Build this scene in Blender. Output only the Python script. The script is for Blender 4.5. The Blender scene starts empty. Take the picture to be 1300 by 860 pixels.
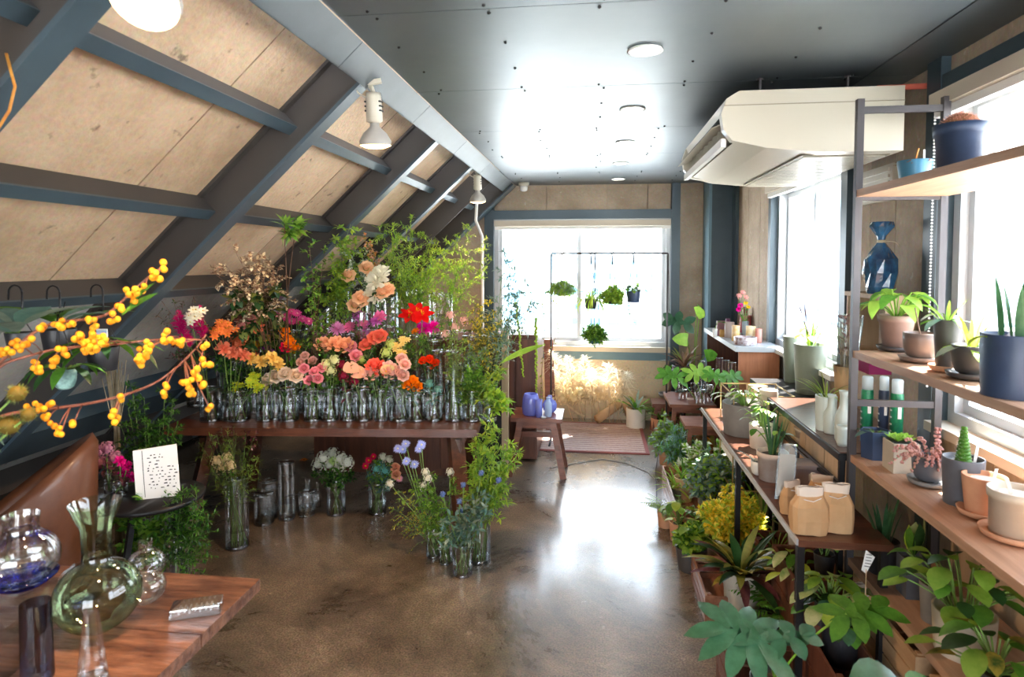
import bpy, math, random
from math import sin, cos, pi, radians, atan, sqrt, exp
from mathutils import Vector, Matrix, Quaternion
S = bpy.context.scene
C = S.collection
D = bpy.data
V = Vector
# ------------------------------------------------------------------ camera, sky, sun, exposure
F, PPX, PPY, EYE = 800.0, 650.0, 368.0, 1.6
YAW, PIT = radians(7.48), atan(36 / 800)
cd = D.cameras.new('camera'); cam = D.objects.new('camera', cd); C.objects.link(cam); S.camera = cam
cam.location = (0, 0, EYE); cam.rotation_euler = (pi / 2 - PIT, 0, YAW)
cd.sensor_width = 36; cd.lens = 36 * F / 1300; cd.shift_y = -62 / 1300; cd.clip_start = .05; cd.clip_end = 400
cd.dof.use_dof = True; cd.dof.focus_distance = 4.0; cd.dof.aperture_fstop = 4.2

w = D.worlds.new('sky'); S.world = w; w.use_nodes = True
nt = w.node_tree; bg = nt.nodes['Background']
tc = nt.nodes.new('ShaderNodeTexCoord'); sx = nt.nodes.new('ShaderNodeSeparateXYZ'); rp = nt.nodes.new('ShaderNodeValToRGB')
nt.links.new(tc.outputs['Generated'], sx.inputs[0]); nt.links.new(sx.outputs['Z'], rp.inputs[0]); nt.links.new(rp.outputs[0], bg.inputs['Color'])
rp.color_ramp.elements[0].position = .0; rp.color_ramp.elements[0].color = (.95, .98, 1.0, 1)
rp.color_ramp.elements[1].position = .7; rp.color_ramp.elements[1].color = (.62, .80, 1.0, 1)
bg.inputs['Strength'].default_value = 4.2
sl = D.lights.new('sun', 'SUN'); sun = D.objects.new('sun', sl); C.objects.link(sun)
sl.energy = 20.0; sl.angle = radians(.6); sl.color = (1, .93, .82)
sun.rotation_euler = V((-.42, -.42, -.80)).to_track_quat('-Z', 'Y').to_euler()
sun.location = (6, 12, 12)
S.view_settings.view_transform = 'Standard'; S.view_settings.look = 'None'
S.view_settings.gamma = 1; S.view_settings.use_curve_mapping = False
S.view_settings.exposure = 1.75
S.cycles.transparent_max_bounces = 48; S.cycles.max_bounces = 10; S.cycles.diffuse_bounces = 5
S.cycles.glossy_bounces = 4; S.cycles.transmission_bounces = 8
S.cycles.use_denoising = True; S.cycles.sample_clamp_indirect = 6.0
S.cycles.caustics_reflective = False; S.cycles.caustics_refractive = False
def portal(loc, rot, sxy):
    l = D.lights.new('window_portal', 'AREA'); l.shape = 'RECTANGLE'; l.size, l.size_y = sxy
    o = D.objects.new('window_portal', l); C.objects.link(o); o.location = loc; o.rotation_euler = rot
    l.cycles.is_portal = True
portal((1.5, 1.42, 1.62), (0, pi / 2, 0), (1.3, 2.4))
portal((1.5, 4.26, 1.56), (0, pi / 2, 0), (1.2, 1.36))
portal((-.15, 6.62, 1.36), (-pi / 2, 0, 0), (1.8, 1.3))
portal((-.6, -2.6, 1.4), (pi / 2, 0, 0), (3.4, 1.9))

# ------------------------------------------------------------------ pixel -> point in the room, at a known plane
def ray(px, py):
    x = (px - PPX) / F; y = -(py - PPY) / F
    f = V((-sin(YAW) * cos(PIT), cos(YAW) * cos(PIT), -sin(PIT)))
    return f + V((cos(YAW), sin(YAW), 0)) * x + V((-sin(YAW) * sin(PIT), cos(YAW) * sin(PIT), cos(PIT))) * y
def at(px, py, X=None, Y=None, Z=None):
    d = ray(px, py)
    t = X / d.x if X is not None else Y / d.y if Y is not None else (Z - EYE) / d.z
    return V((0, 0, EYE)) + d * t
def clear(px, py, Y, m=.07):     # on the pixel's ray, but in front of the roof slope
    while Y > .6:
        p = at(px, py, Y=Y)
        if p.z < ZC - T * (-.816 - p.x) - m or p.x > -.8: return p
        Y -= .05
    return p
def mpp(p):                       # metres per pixel at a point
    return (p.x * -sin(YAW) + p.y * cos(YAW)) / F
YB, XR, ZC, T = 6.46, 1.33, 2.375, .93
rnd = random.Random(7)
def U(a, b): return rnd.uniform(a, b)

# ------------------------------------------------------------------ mesh builder
class MB:
    def __init__(s): s.v = []; s.f = []; s.m = []
    def quad(s, a, b, c, d, m=0):
        i = len(s.v); s.v += [tuple(a), tuple(b), tuple(c), tuple(d)]; s.f.append((i, i + 1, i + 2, i + 3)); s.m.append(m)
    def tri(s, a, b, c, m=0):
        i = len(s.v); s.v += [tuple(a), tuple(b), tuple(c)]; s.f.append((i, i + 1, i + 2)); s.m.append(m)
    def hexa(s, p, m=0):          # 8 points, bottom 4 then top 4
        i = len(s.v); s.v += [tuple(q) for q in p]
        for f in ((0, 3, 2, 1), (4, 5, 6, 7), (0, 1, 5, 4), (1, 2, 6, 5), (2, 3, 7, 6), (3, 0, 4, 7)):
            s.f.append(tuple(i + k for k in f)); s.m.append(m)
    def box(s, x0, x1, y0, y1, z0, z1, m=0, rz=0, c=None):
        p = [V((x, y, z)) for z in (z0, z1) for x, y in ((x0, y0), (x1, y0), (x1, y1), (x0, y1))]
        if rz:
            c = c or V(((x0 + x1) / 2, (y0 + y1) / 2, 0)); R = Matrix.Rotation(rz, 3, 'Z')
            p = [R @ (q - c) + c for q in p]
        s.hexa(p, m)
    def bar(s, a, b, w, h, m=0, up=V((0, 0, 1))):
        a, b = V(a), V(b); d = (b - a).normalized()
        if abs(d.dot(up)) > .99: up = V((0, 1, 0))
        r = d.cross(up).normalized(); u = r.cross(d).normalized()
        s.hexa([q + r * x * w / 2 + u * y * h / 2 for q in (a, b) for x, y in ((-1, -1), (1, -1), (1, 1), (-1, 1))], m)
    def tube(s, pts, r, n=6, m=0, cap=True):
        pts = [V(p) for p in pts]; k = len(pts); i0 = len(s.v)
        rr = r if isinstance(r, (list, tuple)) else [r] * k
        ref = V((0, 0, 1)); d0 = (pts[-1] - pts[0])
        if d0.length < 1e-6 or abs(d0.normalized().z) > .8: ref = V((1, .13, 0))
        for j in range(k):
            d = (pts[min(j + 1, k - 1)] - pts[max(j - 1, 0)])
            d = d.normalized() if d.length > 1e-9 else V((0, 0, 1))
            x = d.cross(ref)
            x = x.normalized() if x.length > 1e-6 else V((1, 0, 0))
            y = d.cross(x)
            for a in range(n):
                t = 2 * pi * a / n; s.v.append(tuple(pts[j] + (x * cos(t) + y * sin(t)) * rr[j]))
        for j in range(k - 1):
            for a in range(n):
                b = (a + 1) % n
                s.f.append((i0 + j * n + a, i0 + j * n + b, i0 + (j + 1) * n + b, i0 + (j + 1) * n + a)); s.m.append(m)
        if cap and n > 2:
            s.f.append(tuple(i0 + a for a in range(n))[::-1]); s.m.append(m)
            s.f.append(tuple(i0 + (k - 1) * n + a for a in range(n))); s.m.append(m)
    def lathe(s, prof, n=24, m=0, c=(0, 0, 0), sq=None):
        i0 = len(s.v); k = len(prof)
        for r, z in prof:
            for a in range(n):
                t = 2 * pi * a / n; q = 1
                if sq: q = 1 / (abs(cos(t)) ** sq + abs(sin(t)) ** sq) ** (1 / sq)
                s.v.append((c[0] + r * q * cos(t), c[1] + r * q * sin(t), c[2] + z))
        for j in range(k - 1):
            for a in range(n):
                b = (a + 1) % n
                s.f.append((i0 + j * n + a, i0 + j * n + b, i0 + (j + 1) * n + b, i0 + (j + 1) * n + a)); s.m.append(m)
        if prof[0][0] > 1e-5: s.f.append(tuple(i0 + a for a in range(n))[::-1]); s.m.append(m)
    def ball(s, c, r, n=8, k=5, m=0, sz=1):
        s.lathe([(max(1e-6, r * sin(pi * j / k)), -r * cos(pi * j / k) * sz) for j in range(k + 1)], n, m, c)
    def leaf(s, p, d, n, L, W, bend=.6, seg=4, fold=.2, m=0, shape='oval'):
        p = V(p); d = V(d).normalized(); n = V(n); n = n - d * n.dot(d)
        n = n.normalized() if n.length > 1e-5 else d.orthogonal().normalized()
        sd = d.cross(n); i0 = len(s.v); st = L / seg
        for j in range(seg + 1):
            t = j / seg
            if shape == 'oval': wd = sin(pi * min(1, t * .96 + .04)) ** .75
            elif shape == 'strap': wd = min(1, .55 + t * 2) * (1 - t ** 4)
            elif shape == 'heart': wd = [0.95, 1, .92, .72, .45, .0][min(5, int(round(t * 5)))] if seg != 4 else (.75, 1, .85, .5, 0)[j]
            elif shape == 'wedge': wd = (.15 + .85 * t) if j < seg else .55
            else: wd = sin(pi * min(1, t * .93 + .07))
            wd = max(wd, .02) * W / 2
            s.v += [tuple(p - sd * wd + n * wd * fold), tuple(p), tuple(p + sd * wd + n * wd * fold)]
            q = Quaternion(sd, -bend / seg); d = q @ d; n = q @ n
            p = p + d * st
        for j in range(seg):
            a = i0 + j * 3
            s.f += [(a, a + 1, a + 4, a + 3), (a + 1, a + 2, a + 5, a + 4)]; s.m += [m, m]
        return p
    def mesh(s, name, mats, smooth=True):
        me = D.meshes.new(name); me.from_pydata(s.v, [], s.f)
        for x in (mats if isinstance(mats, (list, tuple)) else [mats]): me.materials.append(x)
        if any(s.m): me.polygons.foreach_set('material_index', s.m)
        if smooth: me.polygons.foreach_set('use_smooth', [True] * len(s.f))
        me.update(); return me
    def build(s, name, mats, parent=None, smooth=False, loc=None, label=None, kind=None, off=None):
        if off is not None: s.v = [(x - off.x, y - off.y, z - off.z) for x, y, z in s.v]
        o = D.objects.new(name, s.mesh(name, mats, smooth)); C.objects.link(o)
        if parent: o.parent = parent
        if loc is not None: o.location = loc
        elif off is not None and not parent: o.location = off
        if label: o['label'] = label
        if kind: o['kind'] = kind
        return o
def tag(o, label, cat, group=None):
    o['label'] = label; o['category'] = cat
    if group: o['group'] = group
    return o
def thing(name, label, cat, loc=(0, 0, 0), group=None, rz=0):
    o = D.objects.new(name, None); C.objects.link(o); o.location = loc; o.rotation_euler.z = rz; o.empty_display_size = .1
    return tag(o, label, cat, group)
def struct(name, mb, mats, smooth=False, parent=None):
    o = mb.build(name, mats, parent, smooth); o['kind'] = 'structure'; return o
def put(name, me, parent=None, loc=(0, 0, 0), scale=(1, 1, 1), q=None):
    o = D.objects.new(name, me); C.objects.link(o); o.parent = parent; o.location = loc; o.scale = scale
    if q: o.rotation_mode = 'QUATERNION'; o.rotation_quaternion = q
    return o
def bez(a, b, c, n=6):
    a, b, c = V(a), V(b), V(c)
    return [a * (1 - t) ** 2 + b * 2 * t * (1 - t) + c * t * t for t in [i / n for i in range(n + 1)]]

# ------------------------------------------------------------------ materials
def mat(name, col=(.5, .5, .5), rough=.5, metal=0, spec=.5, noise=None, bump=0, coat=0, emit=None, sc=8, stretch=(1, 1, 1), col2=None, det=6, rnd_v=0, trans=0, coord='Object', bsc=None):
    m = D.materials.new(name); m.use_nodes = True; t = m.node_tree; N = t.nodes; L = t.links; b = N['Principled BSDF']
    b.inputs['Base Color'].default_value = (*col, 1); b.inputs['Roughness'].default_value = rough
    b.inputs['Metallic'].default_value = metal; b.inputs['Specular IOR Level'].default_value = spec
    if coat: b.inputs['Coat Weight'].default_value = coat; b.inputs['Coat Roughness'].default_value = .08
    if emit: b.inputs['Emission Color'].default_value = (*emit[0], 1); b.inputs['Emission Strength'].default_value = emit[1]
    src = None
    if col2 or bump:
        tx = N.new('ShaderNodeTexCoord'); mp = N.new('ShaderNodeMapping'); mp.inputs['Scale'].default_value = stretch
        L.new(tx.outputs[coord], mp.inputs[0]); nz = N.new('ShaderNodeTexNoise')
        nz.inputs['Scale'].default_value = sc; nz.inputs['Detail'].default_value = det; nz.inputs['Roughness'].default_value = .65
        L.new(mp.outputs[0], nz.inputs['Vector'])
        if col2:
            r = N.new('ShaderNodeValToRGB'); r.color_ramp.elements[0].position = .35; r.color_ramp.elements[1].position = .65
            r.color_ramp.elements[0].color = (*col, 1); r.color_ramp.elements[1].color = (*col2, 1)
            L.new(nz.outputs['Fac'], r.inputs[0]); src = r.outputs[0]
        if bump:
            bp = N.new('ShaderNodeBump'); bp.inputs['Strength'].default_value = bump; bp.inputs['Distance'].default_value = .01
            hs = nz.outputs['Fac']
            if bsc:
                n2 = N.new('ShaderNodeTexNoise'); n2.inputs['Scale'].default_value = bsc; L.new(mp.outputs[0], n2.inputs['Vector']); hs = n2.outputs['Fac']
            L.new(hs, bp.inputs['Height']); L.new(bp.outputs[0], b.inputs['Normal'])
    if rnd_v:
        oi = N.new('ShaderNodeObjectInfo'); hv = N.new('ShaderNodeHueSaturation'); mr = N.new('ShaderNodeMapRange')
        mr.inputs['To Min'].default_value = 1 - rnd_v; mr.inputs['To Max'].default_value = 1 + rnd_v
        L.new(oi.outputs['Random'], mr.inputs[0]); L.new(mr.outputs[0], hv.inputs['Value'])
        if src: L.new(src, hv.inputs['Color'])
        else: hv.inputs['Color'].default_value = (*col, 1)
        src = hv.outputs[0]
    if src: L.new(src, b.inputs['Base Color'])
    if trans:
        tl = N.new('ShaderNodeBsdfTranslucent'); mx = N.new('ShaderNodeMixShader'); mx.inputs[0].default_value = trans
        if src: L.new(src, tl.inputs['Color'])
        else: tl.inputs['Color'].default_value = (*col, 1)
        L.new(b.outputs[0], mx.inputs[1]); L.new(tl.outputs[0], mx.inputs[2]); L.new(mx.outputs[0], N['Material Output'].inputs[0])
    return m
def glassy(name, tint=(1, 1, 1), gl=.06, f=.55, rough=.0, edge=1.0):   # thin wall glass: clear with fresnel shine and darker rims
    m = D.materials.new(name); m.use_nodes = True; t = m.node_tree; N = t.nodes; L = t.links; N.remove(N['Principled BSDF'])
    tr = N.new('ShaderNodeBsdfTransparent'); gs = N.new('ShaderNodeBsdfGlossy'); gs.inputs['Roughness'].default_value = rough
    lw = N.new('ShaderNodeLayerWeight'); lw.inputs[0].default_value = .35
    mc = N.new('ShaderNodeMix'); mc.data_type = 'RGBA'; mc.inputs[6].default_value = (*tint, 1); mc.inputs[7].default_value = tuple(min(1, x * .9 * edge) for x in tint) + (1,)
    L.new(lw.outputs['Facing'], mc.inputs[0]); L.new(mc.outputs[2], tr.inputs['Color'])
    mr = N.new('ShaderNodeMapRange'); mr.inputs['To Min'].default_value = gl; mr.inputs['To Max'].default_value = f
    L.new(lw.outputs['Fresnel'], mr.inputs[0])
    mx = N.new('ShaderNodeMixShader'); L.new(mr.outputs[0], mx.inputs[0]); L.new(tr.outputs[0], mx.inputs[1]); L.new(gs.outputs[0], mx.inputs[2])
    L.new(mx.outputs[0], N['Material Output'].inputs[0]); return m
def solidglass(name, col=(1, 1, 1), rough=0, ior=1.45):
    m = D.materials.new(name); m.use_nodes = True; N = m.node_tree.nodes; N.remove(N['Principled BSDF'])
    g = N.new('ShaderNodeBsdfGlass'); g.inputs['Color'].default_value = (*col, 1); g.inputs['Roughness'].default_value = rough; g.inputs['IOR'].default_value = ior
    m.node_tree.links.new(g.outputs[0], N['Material Output'].inputs[0]); return m
def wood(name, a, b, rough=.45, st=(1, 12, 12), sc=3, bump=.15, coat=0): return mat(name, a, rough, col2=b, sc=sc, stretch=st, bump=bump, coat=coat, rnd_v=.12)
M = {}
M['glass'] = glassy('vase_glass', (1, 1, 1), .10, .6)
M['pane'] = glassy('window_glass', (1, 1, 1), .01, .3, edge=1.6)
M['base'] = glassy('glass_base', (.97, .99, 1), .22, .8)
M['water'] = glassy('water', (.97, .995, 1), .03, .3)
M['greenglass'] = glassy('green_glass', (.62, .72, .52), .05, .7)
M['blueglass'] = glassy('cobalt_glass', (.12, .2, .8), .05, .6)
M['smoke'] = glassy('smoke_glass', (.26, .29, .40), .06, .6)
M['violet'] = mat('violet_glass', (.30, .36, .85), .08, spec=.7, trans=.45)
M['paleblue'] = mat('pale_blue_glass', (.55, .68, .88), .1, trans=.4)
M['crystal'] = glassy('crystal', (.95, .98, 1), .45, .9)
M['acryl'] = glassy('clear_acrylic', (.94, .97, .97), .08, .5)
M['paper'] = mat('kraft_paper', (.50, .30, .14), .8, col2=(.60, .38, .20), sc=6, bump=.3, bsc=12)
M['steel'] = mat('blue_painted_steel', (.045, .072, .092), .38, metal=.2, col2=(.06, .092, .115), sc=3)
M['steeld'] = mat('shade_dark_steel', (.055, .047, .042), .5, metal=.1)  # darker beam steel, with the shade of the side faces put into its colour
M['steell'] = mat('blue_grey_post_paint', (.13, .24, .31), .4, col2=(.11, .20, .26), sc=4)
M['black'] = mat('black_metal', (.018, .018, .02), .4, metal=.4)
M['rackm'] = mat('brown_grey_metal', (.065, .06, .065), .45, metal=.3)
M['white'] = mat('white_paint', (.82, .82, .80), .4)
M['alum'] = mat('white_aluminium', (.50, .53, .56), .35, metal=.2)
M['cream'] = mat('cream_plastic', (.55, .51, .42), .35, coat=.2)
M['creamd'] = mat('cream_shadow_line', (.30, .27, .20), .5)
M['beige'] = mat('beige_blind', (.62, .55, .45), .6)
M['soil'] = mat('soil', (.03, .02, .014), .95, col2=(.07, .048, .03), sc=60, bump=.6)
M['gravel'] = mat('white_gravel', (.55, .52, .47), .9, col2=(.8, .78, .72), sc=80, bump=.6)
M['dark'] = mat('near_black', (.01, .01, .012), .5)
M['cable'] = mat('grey_cable', (.35, .35, .34), .5)
W = {'table': wood('walnut_table', (.065, .024, .014), (.14, .048, .024), .32, (1.2, 10, 10), 3, coat=.25),
     'cab': wood('cabinet_walnut', (.085, .03, .018), (.17, .06, .032), .4, (9, 9, .8), 3),
     'copper': wood('red_panel_wood', (.34, .13, .065), (.50, .21, .11), .35, (9, 9, .8), 2, coat=.3),
     'plank': wood('shelf_board_wood', (.36, .20, .12), (.50, .30, .19), .5, (12, 1, 12), 3),
     'pale': wood('pale_board_wood', (.50, .36, .22), (.62, .46, .30), .6, (6, 6, .8), 3),
     'crate': wood('crate_wood', (.42, .25, .13), (.55, .35, .19), .6, (6, 1, 6), 4),
     'red': wood('red_stool_wood', (.15, .05, .03), (.26, .095, .055), .35, (2, 8, 8), 4, coat=.2),
     'old': wood('worn_plank_wood', (.20, .075, .04), (.36, .16, .09), .3, (9, 1.2, 9), 4, bump=.3, coat=.3)}
def concrete(name, a, b, c, sc=2.2, rough=.75, bump=.35):
    m = mat(name, a, rough, bump=bump, sc=sc, bsc=45); t = m.node_tree; N = t.nodes; L = t.links; bs = N['Principled BSDF']
    tx = N.new('ShaderNodeTexCoord'); n1 = N.new('ShaderNodeTexNoise'); n1.inputs['Scale'].default_value = sc; n1.inputs['Detail'].default_value = 9; n1.inputs['Roughness'].default_value = .7
    n2 = N.new('ShaderNodeTexNoise'); n2.inputs['Scale'].default_value = 55; n2.inputs['Detail'].default_value = 3
    vo = N.new('ShaderNodeTexNoise'); vo.inputs['Scale'].default_value = 16; vo.inputs['Detail'].default_value = 5
    for n in (n1, n2, vo): L.new(tx.outputs['Object'], n.inputs['Vector'])
    r = N.new('ShaderNodeValToRGB'); r.color_ramp.elements[0].position = .32; r.color_ramp.elements[1].position = .68
    r.color_ramp.elements[0].color = (*a, 1); r.color_ramp.elements[1].color = (*b, 1); L.new(n1.outputs['Fac'], r.inputs[0])
    sp = N.new('ShaderNodeValToRGB'); sp.color_ramp.elements[0].position = .66; sp.color_ramp.elements[1].position = .74; L.new(vo.outputs['Fac'], sp.inputs[0])
    mx = N.new('ShaderNodeMix'); mx.data_type = 'RGBA'; L.new(sp.outputs[0], mx.inputs[0]); L.new(r.outputs[0], mx.inputs[6]); mx.inputs[7].default_value = (*c, 1)
    m2 = N.new('ShaderNodeMix'); m2.data_type = 'RGBA'; m2.blend_type = 'MULTIPLY'; m2.inputs[0].default_value = .35
    L.new(mx.outputs[2], m2.inputs[6]); L.new(n2.outputs['Color'], m2.inputs[7])
    oi = N.new('ShaderNodeObjectInfo'); mr = N.new('ShaderNodeMapRange'); mr.inputs['To Min'].default_value = .88; mr.inputs['To Max'].default_value = 1.12
    hv = N.new('ShaderNodeHueSaturation'); L.new(oi.outputs['Random'], mr.inputs[0]); L.new(mr.outputs[0], hv.inputs['Value'])
    L.new(m2.outputs[2], hv.inputs['Color']); L.new(hv.outputs[0], bs.inputs['Base Color']); return m
M['roof'] = concrete('roof_board_cement', (.46, .31, .19), (.68, .50, .34), (.22, .15, .10))
M['roofgrey'] = concrete('grey_cement_board', (.36, .35, .33), (.55, .55, .52), (.22, .2, .18))
M['wallc'] = concrete('wall_concrete', (.40, .30, .21), (.62, .50, .38), (.66, .58, .48), 3)
M['walll'] = concrete('wall_cream_board', (.60, .50, .36), (.74, .64, .48), (.5, .4, .3), 1.5)
M['floor'] = concrete('polished_concrete', (.125, .095, .072), (.32, .26, .20), (.38, .32, .26), 1.9, rough=.3, bump=.05)
def _blotch(m):
    t = m.node_tree; N = t.nodes; L = t.links; bs = N['Principled BSDF']; src = bs.inputs['Base Color'].links[0].from_socket
    tx = N.new('ShaderNodeTexCoord'); a = N.new('ShaderNodeTexNoise'); a.inputs['Scale'].default_value = 1.1; a.inputs['Detail'].default_value = 12; a.inputs['Roughness'].default_value = .75; a.inputs['Distortion'].default_value = .6
    c = N.new('ShaderNodeTexNoise'); c.inputs['Scale'].default_value = 130; c.inputs['Detail'].default_value = 2
    L.new(tx.outputs['Object'], a.inputs['Vector']); L.new(tx.outputs['Object'], c.inputs['Vector'])
    r = N.new('ShaderNodeValToRGB'); r.color_ramp.elements[0].position = .40; r.color_ramp.elements[1].position = .62; r.color_ramp.elements[0].color = (.42, .40, .38, 1); r.color_ramp.elements[1].color = (1.35, 1.25, 1.12, 1)
    r2 = N.new('ShaderNodeValToRGB'); r2.color_ramp.elements[0].position = .38; r2.color_ramp.elements[1].position = .62; r2.color_ramp.elements[0].color = (.6, .6, .6, 1); r2.color_ramp.elements[1].color = (1.3, 1.3, 1.3, 1)
    L.new(a.outputs['Fac'], r.inputs[0]); L.new(c.outputs['Fac'], r2.inputs[0])
    m1 = N.new('ShaderNodeMix'); m1.data_type = 'RGBA'; m1.blend_type = 'MULTIPLY'; m1.inputs[0].default_value = 1; m2 = N.new('ShaderNodeMix'); m2.data_type = 'RGBA'; m2.blend_type = 'MULTIPLY'; m2.inputs[0].default_value = 1
    L.new(src, m1.inputs[6]); L.new(r.outputs[0], m1.inputs[7]); L.new(m1.outputs[2], m2.inputs[6]); L.new(r2.outputs[0], m2.inputs[7]); L.new(m2.outputs[2], bs.inputs['Base Color'])
    mr = N.new('ShaderNodeMapRange'); mr.inputs['From Min'].default_value = .35; mr.inputs['From Max'].default_value = .65; mr.inputs['To Min'].default_value = .2; mr.inputs['To Max'].default_value = .42; L.new(a.outputs['Fac'], mr.inputs[0]); L.new(mr.outputs[0], bs.inputs['Roughness'])
_blotch(M['floor'])
M['floor'].node_tree.nodes['Principled BSDF'].inputs['Coat Weight'].default_value = .5
M['floor'].node_tree.nodes['Principled BSDF'].inputs['Coat Roughness'].default_value = .14
M['ceil'] = mat('ceiling_metal', (.17, .20, .225), .42, metal=.8, col2=(.20, .235, .26), sc=1.2, bump=.04, bsc=2)
M['rug'] = mat('woven_rug', (.36, .22, .20), .95, col2=(.52, .38, .36), sc=40, bump=.6)
M['lampglow'] = mat('lit_bulb', (1, .8, .5), .3, emit=((1, .62, .25), 5))
M['down'] = mat('downlight_glow', (1, .95, .9), .3, emit=((1, .93, .84), 9))
G = {}
def green(k, a, b, tr=.35, rough=.42, sc=25): G[k] = mat('leaf_' + k, a, rough, col2=b, sc=sc, rnd_v=.22, trans=tr)
green('mid', (.06, .20, .02), (.13, .34, .04), .45); green('light', (.22, .44, .05), (.36, .58, .09), .5)
green('dark', (.016, .058, .014), (.032, .10, .024)); green('lime', (.40, .58, .05), (.56, .70, .10), .5)
green('blue', (.10, .23, .19), (.18, .34, .28)); green('grey', (.22, .32, .24), (.34, .44, .34))
green('yellow', (.90, .66, .03), (1, .9, .16), .45); green('olive', (.16, .20, .04), (.27, .30, .07))
green('purple', (.09, .02, .035), (.16, .05, .05)); green('brown', (.22, .12, .07), (.36, .22, .14))
green('orange', (.62, .20, .03), (.75, .38, .06)); green('white', (.62, .68, .52), (.80, .84, .70))
green('straw', (.66, .52, .32), (.85, .74, .52)); green('philo', (.02, .085, .035), (.05, .15, .08), .1, .28); green('pinkish', (.55, .24, .22), (.66, .40, .34)); green('bark', (.22, .075, .045), (.34, .13, .08), .05)
green('varieg', (.14, .34, .07), (.66, .70, .34), sc=14); green('croton', (.03, .09, .02), (.50, .36, .05), sc=22)
green('snake', (.02, .09, .03), (.07, .17, .07)); green('stem', (.14, .26, .05), (.20, .33, .08), .1)
green('twig', (.14, .07, .04), (.22, .12, .07), 0); green('teal', (.09, .30, .26), (.20, .46, .40))
_fm = {}
def fl(c, tr=.3):
    g_ = sum(c) / 3; c = tuple(min(.98, max(.005, g_ + (x - g_) * 1.28)) for x in c) if tr >= .25 else c
    k = tuple(round(x, 3) for x in c)
    if k not in _fm: _fm[k] = mat('petal_%d' % (len(_fm) + 1), c, .55, rnd_v=.1, trans=tr, spec=.25)
    return _fm[k]
# ------------------------------------------------------------------ the setting
YB, XR, ZC = 6.46, 1.33, 2.375
b = MB(); b.box(-4.2, 1.5, -2.7, 6.6, -.12, 0); struct('floor', b, M['floor'])
# ceiling: backing slab and metal panels with recessed joints
b = MB(); b.box(-.82, 1.5, -2.7, 6.6, ZC + .012, ZC + .1); ceil = struct('ceiling', b, M['dark'])
ys = [-2.5, -1.6, -.7, .2, 1.035, 1.943, 2.848, 3.755, 4.66, 5.565, 6.46]
for i in range(10):
    for x0, x1 in ((-.813, 1.119), (1.121, 1.4)):
        b = MB(); b.box(x0 + .002, x1 - .002, ys[i] + .002, ys[i + 1] - .002, ZC, ZC + .012); b.build('ceiling_panel', M['ceil'], ceil)
b = MB()
for i in range(3, 10):
    for x in (-.7, -.33, .02, .38, .74, 1.05):
        for dy in (.03, -.03, .30, .6):
            if abs(dy) > .1 and (i + int(x * 10)) % 2: continue
            b.ball((x + U(-.02, .02), ys[i] + dy, ZC - .001), .006, 6, 3)
b.build('screw', M['dark'], ceil, kind='stuff')
M['fascia'] = mat('fascia_paint', (.11, .13, .14), .5, metal=.35, col2=(.13, .15, .165), sc=3)
# roof slope on the left
T = .93; TH = atan(T)
RD = V((-cos(TH), 0, -sin(TH))); RN = V((-sin(TH), 0, cos(TH)))
def R(u, v, y): return V((-.816, y, ZC)) + RD * u + RN * v
def rbox(mb, u0, u1, v0, v1, y0, y1, m=0): mb.hexa([R(u, v, y) for v in (v0, v1) for u, y in ((u0, y0), (u1, y0), (u1, y1), (u0, y1))], m)
b = MB(); rbox(b, -.25, 3.9, .185, .26, -2.6, 6.6); wl = struct('wall_left', b, M['dark'])
us = [-.15, 1.50, 2.42, 3.6]
y = -2.22
while y < 6.4:
    for k in range(3):
        b = MB(); d = U(0, .004); rbox(b, us[k] + .003, us[k + 1] - .003, .165 - d, .185, y + .003, min(y + .607, 6.45))
        b.build('roof_board', M['roof'] if k < 1 else M['roofgrey'], wl)
    y += .61
def beam(name, u0, u1, y, depth, fw, low=0):
    b = MB(); rbox(b, u0, u1, low, low + .014, y - fw / 2, y + fw / 2); rbox(b, u0, u1, low + .014, depth, y - .006, y + .006, 1)  # lower flange in plain blue, web in the tone darkened for shade
    rbox(b, u0, u1, depth - .012, depth, y - fw / 2, y + fw / 2, 1); b.build(name, [M['steel'], M['steeld']], wl)
for yy in (-1.12, .06, 1.24, 2.42, 3.6, 4.62): beam('rafter', .05, 3.2, yy, .164, .075)
beam('rafter', 0, 3.2, 6.16, .32, .1, -.04)
b = MB(); rbox(b, .02, 3.2, -.02, .16, 6.3, 6.4); b.build('rafter', [M['steel']], wl)
b = MB(); rbox(b, .1, 3.2, -.01, .16, 5.42, 5.43); b.build('gusset_plate', [M['steeld']], wl)
for u in (.455, .945, 1.44):
    b = MB(); rbox(b, u - .024, u + .022, .075, .083, -2.4, 6.3); rbox(b, u - .024, u - .016, .083, .165, -2.4, 6.3, 1); rbox(b, u + .014, u + .022, .083, .165, -2.4, 6.3)
    rbox(b, u + .022, u + .045, .14, .165, -2.4, 6.3); b.build('purlin', [M['steel'], M['steeld']], wl)
b = MB(); rbox(b, 2.30, 2.52, .02, .16, -2.4, 6.3); b.build('purlin', M['steel'], wl)
b = MB(); rbox(b, 2.9, 3.3, .03, .16, -2.4, 6.3); b.build('purlin', M['steeld'], wl)
yy = -2.4
while yy < 5.9:      # fascia plates between flat ceiling and slope
    b = MB(); rbox(b, 0, .125, -.012, -.006, yy + .002, yy + .908)
    rbox(b, .118, .125, -.012, .05, yy + .002, yy + .908); b.build('fascia_plate', M['fascia'], wl); yy += .91
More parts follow.
